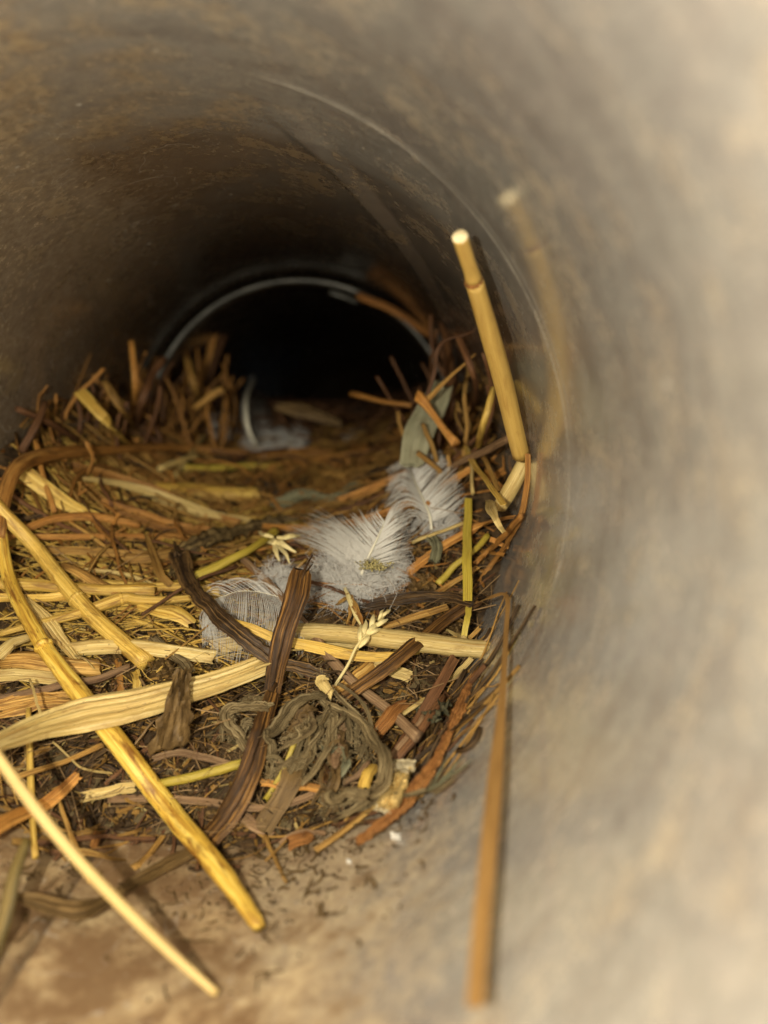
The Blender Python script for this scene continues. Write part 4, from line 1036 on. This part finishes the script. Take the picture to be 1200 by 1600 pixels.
# ---- crumpled woolly leaf bunch
lb = empty('crumpled_leaf', CAM + ray(490, 1160) * 2.1, 'large crumpled woolly grey brown dead leaf bunch in the centre foreground', 'dead leaf')
LS = [
 ('pale', 27, [(498, 1042, 5), (508, 1065, 6.5), (514, 1092, 7)], (.5, 1, 1)),
 ('grey', 30, [(512, 1085, 7), (480, 1098, 8.5), (455, 1105, 8.5), (440, 1128, 8), (412, 1140, 8), (388, 1144, 7)], (.7, 1, 1, .95, .9, .5)),
 ('grey', 52, [(420, 1104, 6), (390, 1100, 7), (366, 1118, 7), (370, 1150, 6), (378, 1172, 4)], (.5, .9, 1.0, .8, .5)),
 ('grey', 26, [(345, 1152, 3), (365, 1140, 4.5), (392, 1128, 6)], (.4, .9, .8)),
 ('grey', 34, [(480, 1105, 8), (470, 1135, 9), (455, 1150, 8), (440, 1165, 7)], (.6, 1, .9, .5)),
 ('leaf', 30, [(488, 1110, 7), (468, 1130, 8.5), (452, 1152, 8)], (.6, 1, .6)),
 ('grey', 28, [(418, 1150, 6), (430, 1180, 6), (425, 1208, 5), (432, 1218, 4)], (.6, .8, 1, .6)),
 ('grey', 30, [(432, 1205, 5), (460, 1195, 7), (480, 1175, 8), (505, 1140, 8.5), (515, 1105, 8)], (.8, 1, .9, .9, .8)),
 ('grey', 26, [(520, 1100, 8), (512, 1140, 9), (492, 1180, 8.5), (475, 1222, 6)], (.8, 1, 1, .6)),
 ('pink', 22, [(530, 1108, 7.5), (530, 1140, 8), (522, 1170, 8), (540, 1200, 7)], (.9, 1, .9, .6)),
 ('grey', 24, [(540, 1120, 7), (555, 1150, 7.5), (548, 1180, 7), (525, 1200, 6)], (.7, 1, .9, .6)),
 ('grey', 28, [(518, 1080, 8), (545, 1100, 8.5), (572, 1125, 8), (585, 1160, 7), (592, 1200, 6), (585, 1235, 4.5), (550, 1258, 3.5), (520, 1262, 3)], (.7, .8, .9, .8, 1, 1.2, 1.1, .7)),
 ('grey', 20, [(540, 1130, 6), (566, 1160, 6), (570, 1190, 5)], (.8, 1, .5)),
 ('mould', 20, [(510, 1160, 6), (530, 1195, 6), (515, 1225, 5), (520, 1250, 3.5)], (.8, 1, .9, .6)),
 ('leaf', 22, [(535, 1160, 5.5), (538, 1200, 5.5), (528, 1235, 5), (512, 1275, 2.5)], (.8, .9, 1, .6)),
 ('leaf', 18, [(505, 1225, 4), (506, 1255, 3.5), (508, 1282, 1.5)], (.8, 1, .7)),
 ('grey', 34, [(488, 1250, 3), (515, 1248, 4), (548, 1250, 4), (578, 1242, 3.5)], (.7, 1, 1, .7)),
 ('bark', 22, [(495, 1195, 4), (508, 1215, 4.5), (512, 1240, 4)], (.8, 1, .8)),
]
jr = random.Random(404)
TUFT = []
for mt, w, pts, ws in LS[3:]:
    for q in range(2):
        jx, jy = jr.gauss(0, 9), jr.gauss(0, 6)
        TUFT.append((jr.choice(['grey', 'leaf', 'grey', 'mossy']), w * .45, [(p[0] + jx * (k / (len(pts) - 1) + .3) + jr.gauss(0, 3), p[1] + jy * .6 + jr.gauss(0, 3), p[2] + jr.uniform(-1.5, 1.2)) for k, p in enumerate(pts)], ws))
for mt, w, pts, ws in LS + TUFT:
    stalk('leaf_strand', None, None, mt, w * .64, pts, 'crease', parent=lb, n=56, groove=.3, wobble=.03, crump=.2, widths=ws, twist=(0, .5, -.4, .6), jag=(.8, .9))
rr = random.Random(77)
V, Fc, Fb = [], [], []
for _ in range(1500):
    mt, w, pts, ws = rr.choice(LS)
    k = rr.randrange(len(pts) - 1); s = rr.random()
    a = np.array(pts[k][:3], float); b = np.array(pts[k + 1][:3], float)
    q = a + (b - a) * s
    p, t = hit(q[0] + rr.uniform(-.36, .36) * w, q[1] + rr.uniform(-.36, .36) * w, (q[2] + rr.uniform(.2, .9)) * MM)
    d = np.array([rr.gauss(0, 1) for _ in range(3)]); d /= np.linalg.norm(d)
    L = rr.uniform(.006, .022); sd = np.cross(d, CAM - p); sd /= np.linalg.norm(sd)
    base = len(V)
    for (uu, wd) in ((0, .0008), (.5, .0006), (1, .0002)):
        c = p + d * L * uu + np.array([0, 0, -.3 * L * uu * uu])
        V += [c + sd * wd, c - sd * wd]; Fb += [(1, 0, uu), (-1, 0, uu)]
    Fc += [(base, base + 1, base + 3, base + 2), (base + 2, base + 3, base + 5, base + 4)]
wl = mk('wool', V, Fc, M['wool'], lb, Fb)
wl['kind'] = 'stuff'

# ---- egg shell scrap
sh = empty('eggshell_scrap', CAM + ray(620, 1225) * 2.0, 'crinkled cream yellow scrap of eggshell lying by the rust stalk', 'eggshell')
def sheet(name, corners, lift, mat, parent, nu=14, nv=16, amp=1.6, seed=1, ragged=.12):
    V, Fc = [], []
    (a, b, c, d) = [np.array(q, float) for q in corners]
    for i in range(nv):
        for j in range(nu):
            u, v = j / (nu - 1), i / (nv - 1)
            e = min(u, 1 - u, v, 1 - v)
            jx = mnoise.noise((u * 7, v * 7, seed)) * ragged * 60 * (1 if e < .01 else .2)
            jy = mnoise.noise((u * 7, v * 7, seed + 9)) * ragged * 60 * (1 if e < .01 else .2)
            q = (a * (1 - u) + b * u) * (1 - v) + (d * (1 - u) + c * u) * v
            l = (lift if np.isscalar(lift) else lift[0] + (lift[1] - lift[0]) * v) + amp * (mnoise.noise((u * 3.1, v * 3.1, seed + 3)) + .5 * mnoise.noise((u * 8, v * 8, seed + 5)))
            p, t = hit(q[0] + jx, q[1] + jy, max(.2, l) * MM)
            V.append(p)
    for i in range(nv - 1):
        for j in range(nu - 1):
            Fc.append((i * nu + j, i * nu + j + 1, (i + 1) * nu + j + 1, (i + 1) * nu + j))
    n0 = len(V)
    off = np.array([0, .004, -.006])
    V2 = [v + off for v in V]
    F2 = [tuple(n0 + k for k in reversed(f)) for f in Fc]
    edge = [(0, j) for j in range(nu)] + [(i, nu - 1) for i in range(1, nv)] + [(nv - 1, j) for j in range(nu - 2, -1, -1)] + [(i, 0) for i in range(nv - 2, 0, -1)]
    idx = [i * nu + j for i, j in edge]
    F3 = [(idx[k], idx[k - 1], n0 + idx[k - 1], n0 + idx[k]) for k in range(len(idx))]
    fb_ = np.array([((k % nu) / 6., .3 * (k // nu) / 6., (k // nu) / nv * .5) for k in range(nu * nv)] * 2) + seed
    return mk(name, V + V2, Fc + F2 + F3, mat, parent, fb_, sharp=40)
sheet('shell_piece', [(596, 1192), (648, 1196), (622, 1262), (580, 1262)], 3.2, M['shell'], sh, seed=4, amp=2.2)
sheet('shell_edge', [(594, 1184), (650, 1188), (646, 1204), (598, 1204)], 4.2, M['cream'], sh, nu=16, nv=6, seed=14, amp=1.2)
sheet('shell_edge', [(588, 1250), (618, 1250), (610, 1270), (584, 1264)], 2.6, M['cream'], sh, nu=10, nv=6, seed=24, amp=.8)
def leaf(name, label, corners, l0, l1, mat, amp, seed, ragged=.16, nu=14, nv=18):
    o = sheet(name, corners, (l0, l1), M[mat], None, nu, nv, amp, seed, ragged)
    return tag(o, label, 'dry leaf')
leaf('dead_leaf', 'brown curled leaf bent over the pale split straw', [(276, 1044), (298, 1046), (298, 1160), (232, 1176)], 17, 8.5, 'leaf', 3.0, 61, .2)
leaf('dead_leaf', 'brown leaf strand trailing from the knotted straw to the curled leaf', [(152, 985), (172, 992), (224, 1080), (204, 1082)], 3, 2.5, 'leaf', 2, 62)
leaf('dead_leaf', 'brown crinkled leaf scrap beside the fluffy down feather', [(638, 893), (672, 898), (684, 928), (644, 932)], 4, 4, 'leaf', 2.6, 63)
leaf('dry_leaf', 'crumpled brown leaf lump between the bark strip and the mottled straw', [(302, 1246), (340, 1248), (348, 1276), (304, 1278)], 2.4, 2, 'leaf', 2.2, 64)
leaf('dry_leaf', 'brown leaf scrap at the right edge above the rust stalk', [(664, 1118), (690, 1122), (676, 1172), (654, 1168)], 1.5, 1.2, 'leaf', 1.6, 65)
leaf('dry_leaf', 'grey green ragged leaf right of the stout red brown stem', [(652, 1096), (700, 1098), (690, 1122), (650, 1136)], 3, 2.6, 'mould', 2.6, 66, .3)
leaf('dry_leaf', 'dark brown leaf lying right of the knotted golden straw tip', [(232, 1030), (268, 1026), (276, 1062), (240, 1066)], 3, 3, 'leaf', 2.6, 67)
leaf('dry_leaf', 'grey brown leaf flake under the split end of the culm', [(585, 1008), (625, 1000), (632, 1022), (592, 1034)], 2.5, 2.5, 'grey', 2, 68)
leaf('dry_leaf', 'folded brown leaf left of the upright grass leaf foot', [(690, 965), (722, 955), (720, 985), (694, 992)], 3.4, 3, 'leaf', 2, 69)
def leaf_bits(count, seed):
    rr = random.Random(seed)
    for k in range(count):
        while True:
            x, y = rr.uniform(-.65, .75), rr.uniform(1.98, 2.85)
            if H(x, y) > -math.sqrt(max(0, 1 - x * x)) + .03: break
        c = project(lay(x, y, .01)); r = rr.uniform(9, 20); a0 = rr.uniform(0, 6.28)
        cs = [(c[0] + r * rr.uniform(.7, 1.3) * math.cos(a0 + q * 1.57), c[1] + r * rr.uniform(.5, .9) * math.sin(a0 + q * 1.57)) for q in range(4)]
        mat = rr.choice(['leaf', 'dark', 'leaf', 'grey', 'bark'])
        o = sheet('dead_leaf', cs, (1.2, 1.8), M[mat], None, 8, 8, 2.4, 200 + k, .1)
        lb_ = where_label([V_ for V_ in (lay(x - .02, y, 0), lay(x, y, 0), lay(x + .02, y, 0))], 'dark', 'crinkled leaf scrap').replace('tiny ', '').replace(' level', '')
        if mat == 'grey': lb_ = lb_.replace('dark brown', 'grey brown')
        SEEN.setdefault(lb_, 'leaf scraps in the front')
        tag(o, lb_, 'leaf scrap', SEEN[lb_])
leaf_bits(44, 71)
def chip(px, py, w, h, label, mat='white', name='chip'):
    o = sheet(name, [(px - w, py - h), (px + w, py - h * .6), (px + w * .9, py + h), (px - w * .8, py + h * .8)], .5, M[mat], None, 6, 6, .4, int(px), .03)
    tag(o, label, 'chip')
chip(618, 1305, 8, 5, 'tiny white chip lying on bare pipe floor right of the nest')
chip(612, 1062, 14, 9, 'small pale flake showing under the dark slanting stem', 'shell')
chip(545, 1345, 4, 3, 'tiny white fleck on the soil at the foot of the nest')

# ---- seed head
sd = empty('seed_ear', CAM + ray(565, 1000) * 2.4, 'pale yellow grass seed head lying over the thick pale culm', 'seed head')
stalk('stem', None, None, 'husk', 6, [(525, 1070, 4), (545, 1040, 7), (560, 1012, 8.5), (580, 985, 9), (605, 952, 8)], 'thin', parent=sd, n=26, taper=(.9, .7))
for q, (bx, by, ex, ey, w) in enumerate(((562, 1008, 564, 975, 9), (566, 1002, 572, 968, 9), (570, 996, 590, 972, 10), (578, 986, 584, 960, 9), (582, 980, 607, 967, 9), (590, 970, 599, 952, 7), (594, 966, 610, 952, 6), (560, 1012, 580, 990, 9), (572, 992, 596, 982, 8), (564, 1000, 566, 985, 8))):
    stalk('spikelet', None, None, 'husk', w, [(bx, by, 8.6), ((bx + ex) / 2, (by + ey) / 2, 9.6), (ex, ey, 8.8)], 'oval', parent=sd, n=12, wobble=.002, groove=.08, widths=(.35, .9, 1, .75, .12), jag=(0, 0))

# ---- pale husk flower on a yellow stem
hf = empty('husk_flower', CAM + ray(440, 850) * 2.9, 'ragged pale yellow husk on a yellow stem beside the mossy stem', 'husk')
stalk('stem', None, None, 'green', 15, [(300, 905, 5), (340, 885, 6), (385, 862, 7), (430, 830, 7)], 'tube', parent=hf, n=26, widths=(1.1, .9, .8, 1))
for (bx, by, ex, ey, w) in ((425, 838, 405, 832, 8), (428, 842, 436, 876, 9), (430, 845, 462, 862, 8), (432, 840, 470, 836, 8), (435, 845, 452, 880, 7), (420, 845, 440, 852, 10)):
    stalk('bract', None, None, 'husk', w, [(bx, by, 8), ((bx + ex) / 2, (by + ey) / 2, 8.6), (ex, ey, 7.5)], 'flat', parent=hf, n=10, widths=(.6, 1, .9, .3))
# ---- drooping dry flower left of the seed head
df = empty('dry_flower', CAM + ray(548, 945) * 2.5, 'small drooping tan dry flower between the down and the seed head', 'dry flower')
for (p, w, mt) in (([(538, 918, 6), (548, 935, 8), (556, 962, 8), (566, 985, 8)], 8, 'husk'), ([(545, 928, 7), (548, 945, 8), (541, 975, 6)], 9, 'tan'), ([(550, 935, 8), (556, 955, 8), (552, 980, 6)], 8, 'tan'), ([(548, 930, 7), (535, 940, 7), (525, 945, 5)], 7, 'tan'), ([(552, 948, 8), (562, 968, 8), (566, 990, 6)], 7, 'orange')):
    stalk('petal', None, None, mt, w, p, 'vee', parent=df, n=14, widths=(.6, 1, .8, .3), groove=.15)

# ================================================================== feathers
def ribbons(strands, name, mat, parent, kind='stuff'):
    """many fine tapering barbs as one mesh: strands = list of (points (n,3), width)"""
    V, Fc, Fb = [], [], []
    for P, w in strands:
        n = len(P)
        T = np.gradient(P, axis=0)
        sdv = np.cross(T, CAM - P)
        sdv /= np.linalg.norm(sdv, axis=1)[:, None] + 1e-9
        base = len(V)
        for k in range(n):
            wk = w * (1 - .75 * k / (n - 1))
            V.append(P[k] + sdv[k] * wk); V.append(P[k] - sdv[k] * wk)
            Fb += [(1, 0, k * .1), (-1, 0, k * .1)]
        for k in range(n - 1):
            Fc.append((base + 2 * k, base + 2 * k + 1, base + 2 * k + 3, base + 2 * k + 2))
    o = mk(name, V, Fc, mat, parent, Fb)
    o['kind'] = kind
    return o

def feather(label, rach, sides, seed, quill=5, wb=.0022, lift_curve=0.0, down=None, name='feather'):
    """rach: picture points with lift; sides: list of dicts giving each vane's barbs as picture-plane vectors along the shaft"""
    rr = random.Random(seed)
    root = empty(name, place(rach[0], 4)[0], label, 'feather')
    stalk('rachis', None, None, 'quill', quill, rach, 'thin', parent=root, n=24, wobble=.001, groove=.02, taper=(1, .4), jag=(0, 0))
    RPx = spline([np.array([p[0], p[1], p[2]], float) for p in rach], 60)
    for sidx, sdct in enumerate(sides):
        strands = []
        for _ in range(sdct['n']):
            s = rr.uniform(*sdct.get('span', (0, 1)))
            if sdct.get('even'):
                s = sdct['span'][0] + (sdct['span'][1] - sdct['span'][0]) * (_ + rr.uniform(-.3, .3)) / sdct['n']
                s = min(1, max(0, s))
            base = RPx[int(s * 59)]
            ng = sdct.get('groups', 9)
            sg = (math.floor(s * ng + .5 * math.sin(s * 23 + seed)) + .5) / ng
            s = s + (min(1, max(0, sg)) - s) * sdct.get('stick', .55)
            e = np.array([np.interp(s, sdct['s'], [q[k] for q in sdct['end']]) for k in range(3)])
            m = np.array([np.interp(s, sdct['s'], [q[k] for q in sdct['mid']]) for k in range(3)])
            j = sdct.get('jit', 3)
            clump = math.sin(sg * 60 + seed) * j
            e = e * rr.uniform(*sdct.get('len', (.85, 1.05))) + np.array([clump + rr.gauss(0, j * .5), clump * .6 + rr.gauss(0, j * .5), rr.gauss(0, .5)])
            m = m + np.array([rr.gauss(0, j * .3), rr.gauss(0, j * .3), rr.gauss(0, .3)])
            pts = []
            for (dx, dy, dl) in ((0, 0, 0), m, e):
                pts.append(hit(base[0] + dx, base[1] + dy, max(.4, base[2] + dl) * MM)[0])
            strands.append((spline(pts, 8), wb * rr.uniform(.7, 1.2)))
        ribbons(strands, 'vane', M['feather'], root)
    if down:
        strands = []
        for (cx, cy, rad, cnt, l0) in down:
            for _ in range(cnt):
                a = rr.uniform(0, 6.283); q = rad * math.sqrt(rr.random())
                c, _t = hit(cx + q * math.cos(a) * .45, cy + q * math.sin(a) * .45, (l0 + rr.uniform(0, 2)) * MM)
                d = np.array([math.cos(a + rr.gauss(0, .5)), rr.gauss(0, .5), -math.sin(a + rr.gauss(0, .5))]); d /= np.linalg.norm(d)
                L = rad * 2.6 / F * rr.uniform(.35, 1.0)
                k1 = np.array([rr.gauss(0, 1) for _ in range(3)]) * .30 * L
                k2 = np.array([rr.gauss(0, 1) for _ in range(3)]) * .3 * L
                strands.append((spline([c, c + d * L * .35 + k1, c + d * L * .7 + k2, c + d * L + k1 * rr.uniform(-1, 1)], 8), (.0009 if wb < .005 else .0028) * rr.uniform(.5, 1.3)))
        ribbons(strands, 'down', M['down'], root)
    return root

# A: the curved grey white body feather hanging over straws at left of centre
feather('curved white feather with long parallel barbs drooping over straws',
        [(470, 962, 4), (450, 940, 6), (415, 927, 7), (375, 924, 7), (330, 938, 5.5)],
        [dict(n=260, even=True, span=(.0, 1), s=(0, .3, .6, .85, 1), end=((14, 56, 0), (4, 92, 0), (-10, 112, 0), (-18, 104, -.5), (-22, 62, -1)), mid=((14, 20, 1), (10, 34, 1), (2, 42, 1), (-14, 36, .6), (-20, 22, .3)), jit=2, len=(.7, 1.06), groups=9, stick=.3),
         dict(n=34, span=(.15, .9), s=(0, .5, 1), end=((-60, -34, 0), (-72, -10, -1), (-34, 16, -2)), mid=((-25, -30, 2), (-35, -22, 2), (-18, 0, 1)), jit=4, groups=6, stick=.3),
         dict(n=80, span=(.85, 1), s=(.85, 1), end=((-14, 92, -2), (-20, 56, -2)), mid=((-18, 40, 1), (-12, 28, 1)), jit=5, groups=20)],
        101, quill=1.6, down=[(432, 912, 34, 600, 4), (455, 938, 30, 420, 4), (468, 915, 26, 300, 4)], wb=.0009)
# B: the downy feather in the middle
feather('fluffy white down feather with a short shaft in the middle of the nest',
        [(564, 898, 7), (576, 870, 10), (588, 845, 12), (602, 814, 13)],
        [dict(n=120, span=(.1, 1), s=(0, .5, 1), end=((82, -6, 0), (62, -34, 1), (16, -34, 2)), mid=((42, -6, 2.5), (36, -20, 2.5), (10, -18, 2)), jit=5, groups=9, stick=.6),
         dict(n=115, span=(.1, 1), s=(0, .5, 1), end=((-78, -62, 1), (-48, -50, 2), (-14, -24, 2)), mid=((-40, -36, 2.5), (-26, -28, 2.5), (-9, -12, 2)), jit=5, groups=9, stick=.6),
         dict(n=90, span=(0, .5), s=(0, .5), end=((-118, -58, -1), (-92, -66, 0)), mid=((-60, -38, 2), (-48, -40, 2)), jit=6, groups=8, stick=.5)],
        102, quill=6, wb=.0015, down=[(565, 905, 46, 800, 5), (528, 892, 44, 550, 4), (604, 894, 40, 650, 4), (545, 930, 40, 600, 3), (500, 918, 34, 380, 3)])
# C: the right feather
feather('soft pale feather with a white shaft standing at the right of the hollow',
        [(674, 828, 5), (672, 808, 7), (660, 778, 9), (648, 752, 10), (640, 728, 10)],
        [dict(n=130, span=(.12, 1), s=(0, .5, 1), end=((-62, 26, -2), (-58, -6, 0), (-24, 2, 1)), mid=((-35, -4, 1), (-34, -20, 1), (-12, -8, 1)), jit=4, groups=7, stick=.72),
         dict(n=180, span=(.12, 1), s=(0, .5, 1), end=((52, -30, -1), (44, -54, 0), (46, -24, 1)), mid=((28, -8, 1), (22, -28, 1), (22, -16, 1)), jit=3, groups=5, stick=.5)],
        103, quill=5, down=[(692, 818, 34, 480, 3), (655, 822, 26, 200, 3)], wb=.0017)
# D: the curled feather in the far opening
feather('slim curled white feather standing upright before the far opening',
        [(402, 698, 5), (388, 672, 12), (384, 640, 19), (398, 592, 26)],
        [dict(n=60, span=(0, .95), s=(0, 1), end=((-10, -30, 0), (3, -14, 0)), mid=((-9, -12, 0), (-2, -8, 0)), jit=1.5),
         dict(n=50, span=(0, .6), s=(0, .6), end=((45, -30, 0), (20, -30, 0)), mid=((20, -20, 0), (9, -14, 0)), jit=4)],
        104, quill=9, down=[(410, 692, 42, 520, 4)], wb=.008)
feather('small grey tuft of down lying before the wood sliver in the far opening',
        [(448, 700, 3), (455, 680, 6), (462, 660, 7)],
        [dict(n=40, span=(0, 1), s=(0, 1), end=((30, -24, 0), (14, -14, 0)), mid=((14, -14, 0), (6, -8, 0)), jit=4),
         dict(n=40, span=(0, 1), s=(0, 1), end=((-30, -24, 0), (-12, -14, 0)), mid=((-14, -14, 0), (-6, -8, 0)), jit=4)],
        105, quill=4, down=[(455, 686, 36, 420, 4)], wb=.007, name='down_tuft')
feather('small grey tuft of down lying left of the curled feather at the back',
        [(352, 680, 3), (350, 662, 5), (346, 644, 6)],
        [dict(n=30, span=(0, 1), s=(0, 1), end=((26, -18, 0), (10, -14, 0)), mid=((12, -10, 0), (5, -8, 0)), jit=4)],
        106, quill=4, down=[(350, 664, 36, 320, 4)], wb=.007, name='down_tuft')
feather('wispy grey down lying at the dark right end of the far opening',
        [(540, 690, 3), (548, 668, 5), (560, 645, 6)],
        [dict(n=30, span=(0, 1), s=(0, 1), end=((26, -18, 0), (10, -14, 0)), mid=((12, -10, 0), (5, -8, 0)), jit=4)],
        107, quill=3, down=[(548, 672, 30, 110, 3)], wb=.004, name='down_tuft')
# droppings crumb caught in the down
rr = random.Random(5)
V, Fc = [], []
for _ in range(190):
    px, py = rr.gauss(587, 11), rr.gauss(883, 4.5)
    c = hit(px, py, (9.5 + rr.uniform(0, 1.6)) * MM)[0]
    b0 = len(V); q = rr.uniform(.002, .006)
    for v in ((1, 0, 0), (-1, 0, 0), (0, 1, 0), (0, -1, 0), (0, 0, 1), (0, 0, -1)):
        V.append(c + np.array(v) * q * rr.uniform(.7, 1.4))
    Fc += [(b0 + a_, b0 + b_, b0 + c_) for a_, b_, c_ in ((0, 2, 4), (2, 1, 4), (1, 3, 4), (3, 0, 4), (2, 0, 5), (1, 2, 5), (3, 1, 5), (0, 3, 5))]
o = mk('crumb', V, Fc, M['lichen'])
tag(o, 'yellow green crumbly dropping stuck in the fluffy down feather', 'dropping')
stalk('dry_leaf', 'olive shrivelled leaf hanging below the right feather', 'dry leaf', 'mould', 18, [(676, 838, 5), (682, 855, 6), (680, 875, 5)], 'crease', groove=.3, n=14)

# ------------------------------------------------------------------ look-alikes that still share a label are told apart by their order from the left
bpy.context.view_layer.update()
by = {}
for o in list(COL.objects):
    if o.parent is None and o.get('category') and o.get('kind') != 'stuff':
        by.setdefault(o['label'], []).append(o)
ORD = ['leftmost', 'second from left', 'third from left', 'fourth from left', 'fifth from left', 'sixth from left', 'seventh from left', 'eighth from left', 'ninth from left', 'tenth from left']
for lb_, os_ in by.items():
    if len(os_) > 1 and len(os_) <= 10:
        os_.sort(key=lambda o: project(np.array(o.location) / R)[0])
        for k, o in enumerate(os_):
            w_ = 'rightmost' if k == len(os_) - 1 else ORD[k]
            o['label'] = f'{lb_}, {w_}'
